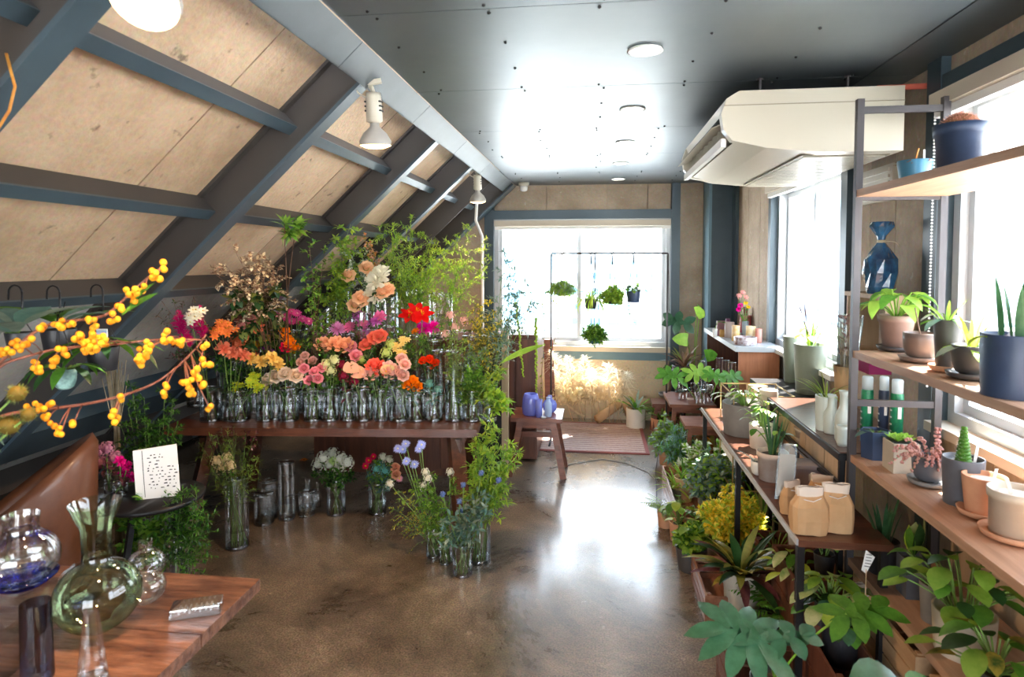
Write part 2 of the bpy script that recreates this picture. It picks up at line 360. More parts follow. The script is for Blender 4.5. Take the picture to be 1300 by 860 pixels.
# back wall
b = MB(); b.box(-3.6, -1.12, YB, YB + .14, 0, 1.7); b.box(-1.9, -1.12, YB, YB + .14, 1.7, 2.5)
b.box(-1.12, .83, YB + .03, YB + .14, 2.12, 2.5); b.box(.83, 1.5, YB + .03, YB + .14, 0, 2.5); b.box(-1.12, .83, YB + .03, YB + .14, 0, .62)
wb = struct('wall_back', b, M['wallc'])
xs = [-1.0, -.49, .12, .52, .75]
for i in range(4):
    b = MB(); b.box(xs[i] + .004, xs[i + 1] - .004, YB, YB + .03, 2.12, ZC); b.build('concrete_panel', M['wallc'], wb)
b = MB(); b.box(.835, 1.06, YB, YB + .03, 0, ZC); b.build('concrete_panel', M['wallc'], wb)
for x0, x1 in ((-1.03, -.45), (-.45, .12), (.12, .75)):
    b = MB(); b.box(x0 + .003, x1 - .003, YB, YB + .03, .2, .6); b.build('wall_board', M['walll'], wb)
    b = MB(); b.box(x0 + .003, x1 - .003, YB - .06, YB + .03, 0, .2); b.build('wall_board', M['walll'], wb)
def tr(n, *a, m='steel', **k):
    b = MB(); b.box(*a); return struct(n, b, M[m])
tr('trim_1', -1.13, -1.035, YB - .04, YB + .1, 0, 2.36); tr('trim_2', .752, .835, YB - .05, YB + .1, 0, ZC, m='steel')
tr('trim_3', -1.035, .752, YB - .04, YB + .1, 2.03, 2.12); tr('trim_4', -1.035, .752, YB - .02, YB + .1, .60, .685, m='steell')
tr('trim_5', -1.035, .752, YB - .05, YB + .12, .685, .735, m='beige')
b = MB(); b.box(1.06, 1.085, 6.12, 6.44, 0, ZC, 1); b.box(1.085, 1.32, 6.26, 6.30, 0, ZC); b.box(1.30, 1.33, 6.12, 6.44, 0, ZC)
struct('column_blue', b, [M['steel'], M['steell']])
# windows
def window(name, p0, ax, a0, a1, z0, z1, mull, out, m='alum'):
    # p0: wall plane coordinate; ax 'x' spans X at Y=p0, ax 'y' spans Y at X=p0
    def bx(mb, u0, u1, d0, d1, za, zb, mi=0):
        if ax == 'x': mb.box(u0, u1, p0 + min(d0 * out, d1 * out), p0 + max(d0 * out, d1 * out), za, zb, mi)
        else: mb.box(p0 + min(d0 * out, d1 * out), p0 + max(d0 * out, d1 * out), u0, u1, za, zb, mi)
    b = MB(); w_ = .045
    for q in ((a0, a1, z0, z0 + w_), (a0, a1, z1 - w_, z1), (a0, a0 + w_, z0 + w_, z1 - w_), (a1 - w_, a1, z0 + w_, z1 - w_)): bx(b, q[0], q[1], .02, .11, q[2], q[3])
    root = struct(name, b, M[m])
    e = [a0 + w_] + mull + [a1 - w_]
    for i in range(len(e) - 1):
        u0, u1 = e[i] - (.02 if i else 0), e[i + 1] + (.02 if i < len(e) - 2 else 0); dd = .05 + .025 * (i % 2); b = MB(); s = .035
        for q in ((u0, u1, z0 + w_, z0 + w_ + s), (u0, u1, z1 - w_ - s, z1 - w_), (u0, u0 + s, z0 + w_ + s, z1 - w_ - s), (u1 - s, u1, z0 + w_ + s, z1 - w_ - s)): bx(b, q[0], q[1], dd, dd + .022, q[2], q[3])
        sh = b.build('sash', M[m], root)
        b = MB(); bx(b, u0 + s, u1 - s, dd + .009, dd + .012, z0 + w_ + s, z1 - w_ - s); b.build('pane', M['pane'], sh)
    return root
window('window_1', YB, 'x', -1.035, .752, .735, 2.03, [-.16], 1)
def blind(loc0, loc1, ax, label):
    t = thing('roller_blind', label, 'blind', loc0); a, c = V((0, 0, 0)), V(loc1) - V(loc0)
    b = MB(); b.bar(a, c, .07, .055); b.build('cassette', M['beige'], t)
    b = MB(); b.bar(a - V((0, 0, .045)), c - V((0, 0, .045)), .03, .03); b.build('bottom_rail', M['white'], t)
blind((-1.02, YB - .06, 1.985), (.74, YB - .06, 1.985), 'x', 'rolled up beige blind above the window in the end wall')
# right wall
b = MB()
for y0, y1, z0, z1 in ((4.94, 6.6, 0, ZC), (2.62, 3.58, 0, ZC), (-2.7, 2.62, 2.3, ZC), (3.58, 4.94, 2.15, ZC), (3.58, 4.94, 0, .96), (.2, 2.62, 0, .965), (-2.7, .2, 0, 2.3)):
    b.box(XR + .02, XR + .17, y0, y1, z0, z1)
wr = struct('wall_right', b, M['wallc'])
for y0, y1 in ((4.96, 5.35), (5.36, 5.75), (5.76, 6.12), (2.72, 3.02), (3.03, 3.28), (3.285, 3.5)):
    b = MB(); b.box(XR, XR + .02, y0, y1, 0, ZC - .001); b.build('concrete_panel', M['wallc'], wr)
y = .3
while y < 2.62:
    b = MB(); b.box(XR, XR + .02, y, y + .216, 0, .93); b.build('wall_board', W['pale'], wr)
    b = MB(); b.box(XR, XR + .02, y, y + .216, 2.31, ZC - .001); b.build('concrete_panel', M['wallc'], wr); y += .22
tr('trim_6', XR - .035, XR + .1, 2.61, 2.71, 0, ZC); tr('trim_7', XR - .03, XR + .1, 3.50, 3.585, .9, ZC); tr('trim_8', XR - .03, XR + .1, 4.935, 5.0, .9, ZC)
tr('trim_9', XR - .03, XR + .1, .2, 2.61, 2.24, 2.305); tr('trim_10', XR - .06, XR + .12, .2, 2.61, .95, .985, m='beige'); tr('trim_11', XR - .06, XR + .12, 3.585, 4.935, .95, .98, m='white')
tr('trim_12', XR - .02, XR + .1, 3.585, 4.935, 2.14, 2.19)
window('window_2', XR, 'y', 3.585, 4.935, .98, 2.14, [4.22], 1); window('window_3', XR, 'y', .25, 2.6, .985, 2.24, [1.35, 1.95], 1)
blind((XR - .045, .3, 2.2), (XR - .045, 2.6, 2.2), 'y', 'rolled up beige blind over the window behind the metal rack')
blind((XR - .045, 3.6, 2.13), (XR - .045, 4.92, 2.13), 'y', 'rolled up blind over the window beside the air conditioner')
for i, (px, y_) in enumerate(((1187, 2.60), (1202, 2.52))):
    p = at(px, 150, X=1.27); b = MB(); z = 2.17
    while z > 1.12: b.ball((p.x, p.y, z), .0048, 5, 3); z -= .0125
    o = b.build('bead_chain', M['white'], off=V((p.x, p.y, 1.12))); o['kind'] = 'stuff'
    tag(o, ['bead chain of the blind on the pillar side of the rack', 'bead chain of the blind closest to the window frame'][i], 'chain')
# end of the room behind the camera
b = MB(); b.box(-3.6, 1.5, -2.7, -2.56, 0, .45); b.box(-3.6, 1.5, -2.7, -2.56, 2.3, 2.5); b.box(-3.6, -2.3, -2.7, -2.56, .45, 2.3); b.box(1.1, 1.5, -2.7, -2.56, .45, 2.3)
struct('wall_front', b, M['wallc']); window('window_4', -2.58, 'x', -2.3, 1.1, .45, 2.3, [-1.2, 0.0], -1)
# outside: ground, pale blocks of flats
b = MB(); b.box(-90, 90, -90, 120, -6.2, -6); struct('ground', b, mat('pale_street', (.5, .5, .48), .9, col2=(.6, .6, .58), sc=.3))
bm_ = [mat('render_wall_%s' % k, c, .9) for k, c in (('pale', (.75, .75, .74)), ('blue', (.38, .55, .66)), ('grey', (.55, .58, .6)))]
wn = mat('far_window_glass', (.10, .22, .32), .2)
def building(x, y, w_, d_, h_, rz, mi, label, gx=.0, nx=6, nz=7):
    t = thing('apartment_block', label, 'building', (x, y, -6), rz=rz)
    b = MB(); b.box(-w_ / 2, w_ / 2, -d_ / 2, d_ / 2, 0, h_); b.build('wall', bm_[mi], t)
    b = MB(); b.box(-w_ / 2 - .3, w_ / 2 + .3, -d_ / 2 - .3, d_ / 2 + .3, h_, h_ + .5); b.build('roof', bm_[2], t)
    b0 = MB(); b0.box(-.5, .5, -.05, .05, -.5, .5); me = b0.mesh('window', wn, False)
    fz = h_ / nz; fx = w_ / nx
    for i in range(nx):
        for k in range(nz):
            put('window', me, t, (-w_ / 2 + fx * (i + .5), -d_ / 2 - .02, fz * (k + .5)), (fx * .62, 1, fz * .45))
building(-10, 62, 12, 8, 12.2, 0, 1, 'pale blue block of flats seen through the end wall window', nx=5, nz=7)
building(3.5, 75, 12, 8, 10.2, -.1, 0, 'white low block beyond the end wall window', nx=6, nz=6)
building(21.5, 52, 7, 8, 16, .5, 1, 'taller bluish block seen through the window by the air conditioner', nx=5, nz=9)
building(31, 55, 9, 8, 9, .5, 0, 'low white block seen through the window by the air conditioner', nx=5, nz=5)
building(36, 30, 9, 8, 9.5, 1.0, 2, 'grey block seen through the window behind the rack', nx=5, nz=5)
b = MB(); b.box(3, 22, -12, 26, -3.2, -.9); struct('exterior_roof_deck', b, bm_[0])

# ------------------------------------------------------------------ fittings on the ceiling
for i, (px, py) in enumerate(((819, 63), (803, 138), (794, 180), (788, 207), (785, 227))):
    p = at(px, py, Z=ZC); t = thing('downlight', 'round recessed downlight in the ceiling, number %s from the rack end' % ['one', 'two', 'three', 'four', 'five'][i], 'ceiling light', (p.x, p.y, ZC), 'ceiling downlights')
    t['label'] = ['largest and closest round downlight in the dark ceiling', 'round downlight just beyond the biggest one', 'middle one of the five round downlights', 'round downlight second from the end wall', 'round downlight closest to the end wall'][i]
    b = MB(); b.lathe([(.062, 0), (.066, -.006), (.052, -.008), (.052, .004)], 28); b.build('trim_ring', M['white'], t, True)
    b = MB(); b.lathe([(.0001, -.004), (.052, -.004)], 24); b.build('diffuser', M['down'], t)
p = at(665, 232, Z=ZC); t = thing('smoke_detector', 'small cream smoke detector on the ceiling at the end wall', 'detector', (p.x, p.y, ZC))
b = MB(); b.lathe([(.052, 0), (.052, -.03), (.048, -.035)], 24); b.build('mounting_base', M['cream'], t, True)
b = MB(); b.lathe([(.04, -.03), (.036, -.075), (.02, -.085), (.0001, -.086)], 24); b.build('sensor', M['white'], t, True)
# air conditioner
t = thing('air_conditioner', 'cream ceiling-hung air conditioner with open louvre slot', 'air conditioner', (0.85, 3.3, 2.04))
xa, xb, y0, y1 = -.34, .36, -.6, .6
prof = [(xb, .0), (xb, .255), (xa + .07, .255), (xa + .02, .225), (xa - .0, .165), (xa + .01, .10), (xa + .045, .055), (xa + .18, .022), (xa + .4, .0)]
b = MB()
def prism(b, pf, ya, yb, m=0):
    i = len(b.v); n = len(pf); b.v += [(x, ya, z) for x, z in pf] + [(x, yb, z) for x, z in pf]
    for k in range(n):
        q = (k + 1) % n; b.f.append((i + k, i + n + k, i + n + q, i + q)); b.m.append(m)
    b.f += [tuple(range(i, i + n)), tuple(range(i + 2 * n - 1, i + n - 1, -1))]; b.m += [m, m]
prism(b, prof, y0, y0 + .05); prism(b, prof, y1 - .05, y1)
inner = [(xb, 0), (xb, .255), (xa + .07, .255), (xa + .02, .225), (xa + .03, .19), (xa + .12, .17), (xa + .12, .07), (xa + .06, .055), (xa + .18, .022), (xa + .4, .0)]
prism(b, inner, y0 + .05, y1 - .05); b.build('casing', M['cream'], t)
b = MB(); prism(b, [(xb + .002, .195), (xb + .002, .199), (xa + .012, .199), (xa + .012, .195)], y0 - .002, y0 + .04); b.build('seam_line', M['creamd'], t)
b = MB(); prism(b, [(xa + .03, .19), (xa + .035, .195), (xa + .12, .18), (xa + .12, .08), (xa + .11, .08), (xa + .11, .17)], y0 + .05, y1 - .05); b.build('outlet_recess', M['dark'], t)
b = MB(); b.bar((xa + .02, y0 + .05, .055), (xa + .02, y1 - .05, .055), .02, .035); b.build('lower_lip', M['white'], t)
b = MB(); b.hexa([(xa - .03, y0 + .06, .115), (xa - .027, y0 + .06, .12), (xa - .027, y1 - .06, .12), (xa - .03, y1 - .06, .115), (xa + .06, y0 + .06, .15), (xa + .063, y0 + .06, .155), (xa + .063, y1 - .06, .155), (xa + .06, y1 - .06, .15)]); b.build('flap', M['cream'], t)
for k in range(9):
    yy = y0 + .12 + k * .12; b = MB(); b.hexa([(xa + .03, yy, .07), (xa + .1, yy + .03, .07), (xa + .1, yy + .034, .07), (xa + .03, yy + .004, .07), (xa + .03, yy, .17), (xa + .1, yy + .03, .17), (xa + .1, yy + .034, .17), (xa + .03, yy + .004, .17)])
    b.build('vane', M['cream'], t)
b = MB()
for k in range(26):
    x = .02 + k * .0122; b.box(x, x + .005, y0 + .1, y1 - .1, -.006, .001)
for k in range(9):
    yy = y0 + .1 + k * .125; b.box(.015, .335, yy, yy + .01, -.007, .001)
b.build('intake_grille', M['cream'], t, kind='stuff')
b = MB(); b.box(.0, .345, y0 + .08, y1 - .08, -.002, 0.0005); b.build('grille_backing', M['creamd'], t)
for x in (-.16, .19):
    b = MB(); b.tube([(x, y0 + .12, .25), (x, y0 + .12, .335)], .006, 8); b.lathe([(.014, .27), (.014, .28)], 6, c=(x, y0 + .12, 0)); b.lathe([(.014, .325), (.014, .333)], 6, c=(x, y0 + .12, 0)); b.build('hanger_rod', M['rackm'], t)
b = MB(); b.tube([(.28, y0 + .06, .262), (.5, y0 + .05, .262)], .012, 8); b.build('copper_pipe', fl((.55, .12, .08), 0), t)
# wall air vent under the unit, towards the pillar
t = thing('wall_vent', 'cream slatted wall vent on the pillar under the air conditioner', 'vent', at(1118, 238, X=XR - .01))
b = MB(); b.box(-.02, .01, -.16, .16, -.07, .09); b.build('frame', M['cream'], t)
for k in range(5):
    b = MB(); b.box(-.03, -.02, -.14, .14, -.055 + k * .028, -.04 + k * .028); b.build('slat', M['cream'], t)

# spot lamps
def spot(p, sc, label, power, aim, lit=True):
    t = thing('clip_lamp', label, 'lamp', p); p = V(p); q = V((0, 0, 0)).__class__(aim).normalized().to_track_quat('-Z', 'Y')
    def bd(n, prof, m):
        b = MB(); b.lathe([(r * sc, z * sc) for r, z in prof], 24); o = b.build(n, m, t, True); o.rotation_mode = 'QUATERNION'; o.rotation_quaternion = q; return o
    bd('socket', [(.019, 0), (.021, -.01), (.022, -.075), (.014, -.08)], M['cream'])
    bd('bulb', [(.012, -.07), (.013, -.09), (.032, -.108), (.043, -.128), (.042, -.14)], fl((.42, .40, .37), 0))
    bd('bulb_face', [(.042, -.14), (.025, -.147), (.0001, -.149)], M['lampglow'] if lit else M['white'])
    b = MB()
    for k in range(3): b.box(-.0225 * sc, .0225 * sc, -.012 * sc, .012 * sc, (-.05 + k * .012) * sc, (-.046 + k * .012) * sc)
    o = b.build('cooling_slot', M['dark'], t); o.rotation_mode = 'QUATERNION'; o.rotation_quaternion = q
    b = MB(); b.tube([(0, 0, 0), (-.004 * sc, 0, .012 * sc), (-.014 * sc, .01, .024 * sc)], .007 * sc, 6); b.bar((-.035 * sc, -.01, .022 * sc), (.02 * sc, .012, .034 * sc), .016 * sc, .012 * sc); b.build('clamp', M['cream'], t)
    b = MB(); b.tube(bez((.012 * sc, 0, -.02 * sc), (-.07 * sc, -.03, -.01), (-.03 * sc, 0, .03 * sc), 8), .0025 * sc, 5); b.build('cord', M['cream'], t)
    if lit:
        l = D.lights.new('spot_light', 'SPOT'); l.energy = power; l.color = (1, .62, .32); l.spot_size = radians(150); l.spot_blend = .6; l.shadow_soft_size = .05
        o = D.objects.new('spot_light', l); C.objects.link(o); o.parent = t; o.rotation_mode = 'QUATERNION'; o.rotation_quaternion = q; o.location = q @ V((0, 0, -.20 * sc))
spot(at(474, 118, Y=2.42), 1.45, 'cream clip-on reflector lamp under the fascia by the first long rafter', 22, (0, .1, -1))
spot(at(606, 222, Y=4.9), 1.5, 'cream clip-on reflector lamp beside the white conduit at the far gable', 12, (0, .1, -1))
_a = V((.15, -.62, -.75)).normalized()
spot(at(180, 6, Y=1.12) - _a * .225, 1.5, 'glowing reflector lamp close overhead at the top of the slope', 34, _a)
for (x, y, z) in ((-.93, .6, 2.2), (-.93, 3.6, 2.2)): pass
# white conduit on the gable
p = [at(*q, Y=5.9) for q in ((607, 232), (604, 280), (612, 300), (613, 470))]
b = MB(); b.tube([p[0], p[1], (p[1] + p[2]) / 2, p[2], p[3]], .014, 8); o = b.build('conduit_pipe', M['white'], None, True, off=p[3]); tag(o, 'white conduit pipe running down by the far gable', 'pipe')
# ------------------------------------------------------------------ plant and flower builders
BL = {}
def petals(b, n, r0, h0, L, Wd, e0, bend, m=0, seg=3, jit=.1, shape='oval', off=0, fold=.25):
    for i in range(n):
        t = 2 * pi * (i + off) / n + U(-jit, jit); e = e0 + U(-jit, jit)
        o = V((cos(t), sin(t), 0)); d = o * cos(e) + V((0, 0, sin(e))); nn = V((0, 0, cos(e))) - o * sin(e)
        b.leaf(o * r0 + V((0, 0, h0)), d, nn, L * U(.9, 1.1), Wd, bend, seg, fold, m, shape)
def bloom(kind):
    if kind in BL: return BL[kind]
    b = MB()
    if kind == 'rose':
        for n, r, h, L, w_, e, be in ((4, .08, .05, .7, .7, 1.5, -.5), (5, .18, .02, .8, .85, 1.4, -.4), (6, .3, -.04, .85, .95, 1.2, -.3), (7, .4, -.12, .8, 1.0, .95, .1), (7, .42, -.2, .75, 1.0, .6, .5)): petals(b, n, r, h, L, w_, e, be, 0, 4, .15, off=U(0, 1))
        b.ball((0, 0, .1), .38, 8, 5, 0, 1.3); petals(b, 5, .1, -.25, .6, .25, -.2, .5, 1, 2)
    elif kind == 'ranunculus':
        for k in range(5): petals(b, 7, .12 + .14 * k, -.03 * k, .62, .62, 1.5 - .3 * k, -.5, 0, 3, .15, off=U(0, 1))
        b.ball((0, 0, .2), .2, 7, 4, 1)
    elif kind == 'daisy':
        petals(b, 16, .2, 0, .85, .28, .25, .3, 0, 2, .06); petals(b, 12, .15, .06, .6, .24, .5, .3, 0, 2, .1); b.ball((0, 0, .03), .26, 8, 4, 1, .6)
    elif kind == 'pom':
        for k, (n, e) in enumerate(((16, .05), (15, .4), (13, .75), (10, 1.05), (6, 1.35))): petals(b, n, .12, 0, .95 - .06 * k, .22, e, .1, 0, 2, .12)
    elif kind == 'carnation':
        for k, (n, e) in enumerate(((13, .1), (13, .5), (11, .9), (8, 1.3))): petals(b, n, .1, 0, .95 - .05 * k, .42, e, U(-.6, .6), 0, 3, .3, 'wedge', fold=.5)
    elif kind == 'amaryllis':
        petals(b, 3, .1, 0, 1.15, .6, .75, .9, 0, 4); petals(b, 3, .1, 0, 1.1, .7, .8, 1.0, 0, 4, off=.5)
        for k in range(5): b.tube([(0, 0, 0), (U(-.2, .2), U(-.2, .2), .8)], .02, 3, 1)
    elif kind == 'lily':
        for q in range(6):
            c = V((U(-.6, .6), U(-.6, .6), U(-.1, .45)))
            for i in range(6):
                t = 2 * pi * i / 6; o = V((cos(t), sin(t), 0)); b.leaf(c, o * .7 + V((0, 0, .7)), V((0, 0, 1)), .5, .24, .9, 3, .2, 0)
            b.ball(c + V((0, 0, .12)), .06, 5, 3, 1)
    elif kind == 'cluster':
        for q in range(46):
            u = V((U(-1, 1), U(-1, 1), U(-.25, 1))); u = u.normalized() * U(.7, 1.0); u.z *= .8
            for i in range(4):
                t = pi / 2 * i; s1 = u.orthogonal().normalized(); s2 = u.cross(s1).normalized(); o = s1 * cos(t) + s2 * sin(t); b.leaf(u, (o + u * .3), u, .2, .16, .3, 2, .1, 0)
            b.ball(u * 1.02, .035, 4, 3, 1)
        b.ball((0, 0, .0), .5, 9, 6, 0, .85)
    elif kind == 'ball':
        b.ball((0, 0, 0), .75, 10, 7)
        for q in range(60):
            u = V((U(-1, 1), U(-1, 1), U(-1, 1))).normalized(); b.tube([u * .7, u * 1.05], [.05, .01], 3, 1, cap=False)
    elif kind == 'calla':
        n = 14; i0 = 0
        for j in range(7):
            z = j / 6; r = .12 + .5 * z ** 1.8
            for a in range(n):
                t = 2 * pi * a / n; lip = z ** 3 * (1 + cos(t)) * .35; b.v.append((r * cos(t) * (1 + lip), r * sin(t), z * 1.7 - 1 + lip * .6))
        for j in range(6):
            for a in range(n):
                c = (a + 1) % n; b.f.append((j * n + a, j * n + c, (j + 1) * n + c, (j + 1) * n + a)); b.m.append(0)
        b.tube([(0, 0, -.8), (.03, 0, .5)], .07, 6, 1)
    elif kind == 'anthurium':
        pts = [(cos(t) * (1 - .35 * sin(t)) * 1.0, sin(t) * .95 + .1 - (.35 if abs(t - pi / 2) < .2 else 0), .08 * sin(3 * t)) for t in [2 * pi * i / 20 for i in range(20)]]
        b.v = pts + [(0, 0, -.08)]
        for i in range(20): b.f.append((i, (i + 1) % 20, 20)); b.m.append(0)
        b.tube([(0, .3, 0), (.1, .2, .35), (.12, 0, .8)], .09, 6, 1)
    elif kind == 'tuft':                       # feathery plume
        for q in range(110):
            z = U(-.2, 1.9); r = .38 * (1 - abs(z - .7) / 1.6); t = U(0, 2 * pi); o = V((cos(t), sin(t), .9)); b.leaf((0, 0, z), o, V((0, 0, 1)), r * 1.5, .07, .8, 2, 0, 0, 'oval')
    elif kind == 'hang':                       # amaranth rope
        for q in range(46):
            z = -q * .09; r = .18 * (1 - .3 * q / 46); t = U(0, 6.3); b.ball((cos(t) * r * .6, sin(t) * r * .6, z), r, 5, 3, q % 2)
    BL[kind] = (b.v, b.f, b.m); return BL[kind]
_bc = {}
def bmesh_of(kind, c1, c2):
    k = (kind, c1, c2)
    if k not in _bc:
        v, f, m = bloom(kind); b = MB(); b.v, b.f, b.m = v, f, m
        _bc[k] = b.mesh('bloom', [fl(c1) if not isinstance(c1, str) else G[c1], fl(c2) if not isinstance(c2, str) else G[c2]])
    return _bc[k]
def facing(p, up=.9):
    d = V((-p.x, -p.y, 0)).normalized() + V((U(-.5, .5), U(-.3, .3), up)); return d.normalized().to_track_quat('Z', 'Y')
def cut_flower(kind, c1, c2, head, foot, r, label, group, up=.9, cat='flower', name='cut_flower', leaves=4, lg='mid', thick=.0022, rim=None):
    t = thing(name, label, cat, foot, group); h = head - foot
    mid = V((h.x * .15, h.y * .15, h.z * .55)) if not rim else rim - foot
    pts = bez((0, 0, 0), mid, h, 7)
    b = MB(); b.tube(pts, thick, 5); b.build('stem', G['stem'], t, True)
    if leaves:
        b = MB()
        for i in range(leaves):
            q = pts[3 + i % 4] if h.z < .3 else pts[3 + i % 5 if 3 + i % 5 < 7 else 6]; d = V((U(-1, 1), U(-1, 1), U(-.1, .7)))
            b.leaf(q, d, V((0, 0, 1)), U(.7, 1.2) * min(.055, r * 2.2 + .012), U(.35, .5) * min(.05, r * 2), U(.3, 1), 3, .2)
        b.build('leaves', G[lg], t, True, kind='stuff')
    r *= .85 if kind == 'lily' else 1.0 if kind in ('tuft', 'ball', 'calla') else 1.1; put('bloom', bmesh_of(kind, c1, c2), t, h, (r, r, r), facing(head, up))
    return t
# vases
vb = MB(); vb.lathe([(1, .06), (1, 1)], 28); VS = vb.mesh('vessel', M['glass'])
vb = MB(); vb.lathe([(.0001, 0), (.96, 0), (1, .015), (1, .07), (.93, .085), (.0001, .085)], 28); VBASE = vb.mesh('thick_base', M['base'])
vb = MB(); vb.lathe([(.97, .07), (.97, 1)], 20); vb.lathe([(.97, 1), (.0001, 1)], 20); VW = vb.mesh('water', M['water'])
vb = MB(); vb.lathe([(.985, 0), (1.01, .006), (.99, .012), (.975, .006), (.985, 0)], 24); VR = vb.mesh('rim', M['base'])
def vase(p, r, h, label, water=.5, group=None, cat='vase'):
    t = thing('glass_vase', label, cat, p, group)
    put('vessel', VS, t, scale=(r, r, h)); put('thick_base', VBASE, t, scale=(r, r, min(h, .22)))
    put('rim', VR, t, (0, 0, h - .003), (r, r, .35))
    if water: put('water', VW, t, (0, 0, 0), (r, r, h * water))
    return t
def spray(b, root, tip, n_side, side_len, n_leaf, ll, lw, ms=(0,), stem_m=None, sag=.3, r=.0022, droop=.6, start=.3, up=.5, jit=1, shape='oval', leafy_main=True):
    root, tip = V(root), V(tip); d = tip - root; n_leaf = int(n_leaf * 1.7); ll *= 1.3; lw *= 1.35; r *= 1.2
    mid = root + d * .5 + V((-d.x * .25, -d.y * .25, d.length * .12 * sag * 3))
    pts = bez(root, mid, tip, 10); sm = len(ms) - 1 if stem_m is None else stem_m
    b.tube(pts, [r * (1 - .6 * i / 10) for i in range(11)], 4, sm, cap=False)
    def P(t): i = min(9, int(t * 10)); return pts[i].lerp(pts[i + 1], t * 10 - i)
    ax = d.normalized()
    tw = []
    for i in range(n_side):
        t = start + (1 - start) * (i + U(0, 1)) / n_side; o = V((U(-1, 1), U(-1, 1), U(-.5, .5))).cross(ax)
        o = o.normalized() if o.length > .01 else V((1, 0, 0)); L = side_len * (1.15 - .75 * (t - start) / (1 - start)) * U(.6, 1.1)
        a = P(t); dd = (ax * up + o * jit).normalized(); e = a + dd * L - V((0, 0, droop * L * .3)); m_ = a + dd * L * .5 + V((0, 0, L * .08)); tw.append([a, m_, e])
        b.tube([a, m_, e], [r * .55, r * .4, r * .2], 3, sm, cap=False)
    if leafy_main: tw.append([P(start), P((1 + start) / 2), P(1)])
    for a, m_, e in tw:
        for k in range(n_leaf):
            t = .12 + .88 * (k + U(0, 1)) / n_leaf; q = a.lerp(m_, t * 2) if t < .5 else m_.lerp(e, t * 2 - 1)
            ad = (e - a).normalized(); o = V((U(-1, 1), U(-1, 1), U(-.6, .8)))
            b.leaf(q, ad * .6 + o, V((U(-.4, .4), U(-.4, .4), 1)), ll * U(.6, 1.2), lw * U(.7, 1.15), U(-.2, .8), 2, .15, ms[k % max(1, len(ms) - (1 if stem_m is None and len(ms) > 1 else 0))], shape)
def branch(label, foot, tip, cat='cut branch', name='cut_branch', mats=('mid', 'light', 'stem'), group=None, extra=None, **k):
    t = thing(name, label, cat, foot, group); b = MB(); spray(b, (0, 0, 0), V(tip) - V(foot), ms=tuple(range(len(mats))), **k)
    b.build('foliage', [G[x] for x in mats], t, True, kind='stuff'); return t
# pots
def pot(t, r, h, m, kind='round', taper=.8, soil='soil', saucer=None, inner=None):
    b = MB(); n = 4 if kind == 'square' else 6 if kind == 'hex' else 32; s = 1.0
    if kind == 'bowl': pf = [(r * .5, 0), (r * .78, h * .12), (r * .95, h * .4), (r, h * .75), (r, h), (r * .93, h), (r * .9, h * .8), (.0001, h * .8)]
    elif kind == 'rim': pf = [(r * taper, 0), (r * .94, h * .8), (r * 1.0, h * .8), (r * 1.03, h), (r * .95, h), (r * .9, h * .88), (.0001, h * .88)]
    else: pf = [(r * taper, 0), (r * (taper + (1 - taper) * .08), h * .015), (r, h * .985), (r * .99, h), (r * .91, h), (r * .9, h * .9), (.0001, h * .9)]
    b.lathe(pf, n); o = b.build('pot', m, t, kind not in ('square', 'hex'))
    if kind == 'square': o.rotation_euler.z = pi / 4; o.data.transform(Matrix.Scale(1.0, 4))
    b = MB(); b.lathe([(r * .9, h * .86), (r * .6, h * .9), (.0001, h * .915)], n if n > 6 else n); so = b.build('soil', M[soil], t)
    if kind == 'square': so.rotation_euler.z = pi / 4
    if saucer:
        b = MB(); b.lathe([(r * taper * .9, -.012), (r * taper * 1.1 + .012, -.006), (r * taper * 1.15 + .016, .008), (r * taper * 1.1 + .012, .008), (r * taper, .0), (.0001, .0)], 28); b.build('saucer', saucer, t, True)
    return h * .9
def leaf_big(t, base, az, elev, pet, L, Wd, m, shape='heart', bend=.8, stemc='stem', lobes=0, pr=.0025, roll=0, petbend=.3):
    o = V((cos(az), sin(az), 0)); b = MB()
    tip = base + o * pet * cos(elev) + V((0, 0, pet * sin(elev)))
    if pet > .005: b.tube(bez(base, base + V((0, 0, pet * sin(elev) * .6)) + o * pet * cos(elev) * .2, tip, 5), pr, 5, 1, cap=False)
    n = V((0, 0, 1)); d = o * cos(roll) + V((-o.y, o.x, 0)) * sin(roll) + V((0, 0, .35 - petbend)); 
    if not lobes: b.leaf(tip, d, n, L, Wd, bend, 5 if shape != 'heart' else 4, .18, 0, shape)
    else:
        d = d.normalized(); n = (n - d * n.dot(d)).normalized(); sd = d.cross(n)
        b.leaf(tip - d * L * .05, d, n, L * .95, Wd * .52, bend * .7, 5, .15, 0)
        for k in range(lobes):
            u = k / max(1, lobes - 1)
            for s_ in (-1, 1):
                a = 2.35 - 1.75 * u; dd = d * cos(a) + sd * s_ * sin(a); q = tip + d * L * (.02 + .62 * u) - n * L * .35 * bend * u * u
                b.leaf(q, dd - n * .08, n, Wd * (.62 - .14 * abs(u - .4)) * U(.92, 1.06), Wd * 1.25 / lobes, bend * .6, 4, .12, 0)
    return b.build('leaf', [G[m], G[stemc]], t, True)
def leafy(t, z, n, pet, L, Wd, m, shape='heart', spread=(.5, 1.3), bend=.8, lobes=0, azr=(0, 2 * pi), pr=.0025, stemc='stem', r0=.01):
    for i in range(n):
        az = azr[0] + (azr[1] - azr[0]) * (i + U(.1, .9)) / n; s_ = U(.7, 1.1)
        leaf_big(t, V((cos(az) * r0, sin(az) * r0, z)), az, U(*spread), pet * U(.6, 1.1), L * s_, Wd * s_, m if isinstance(m, str) else m[i % len(m)], shape, bend * U(.6, 1.2), stemc, lobes, pr, U(-.5, .5))
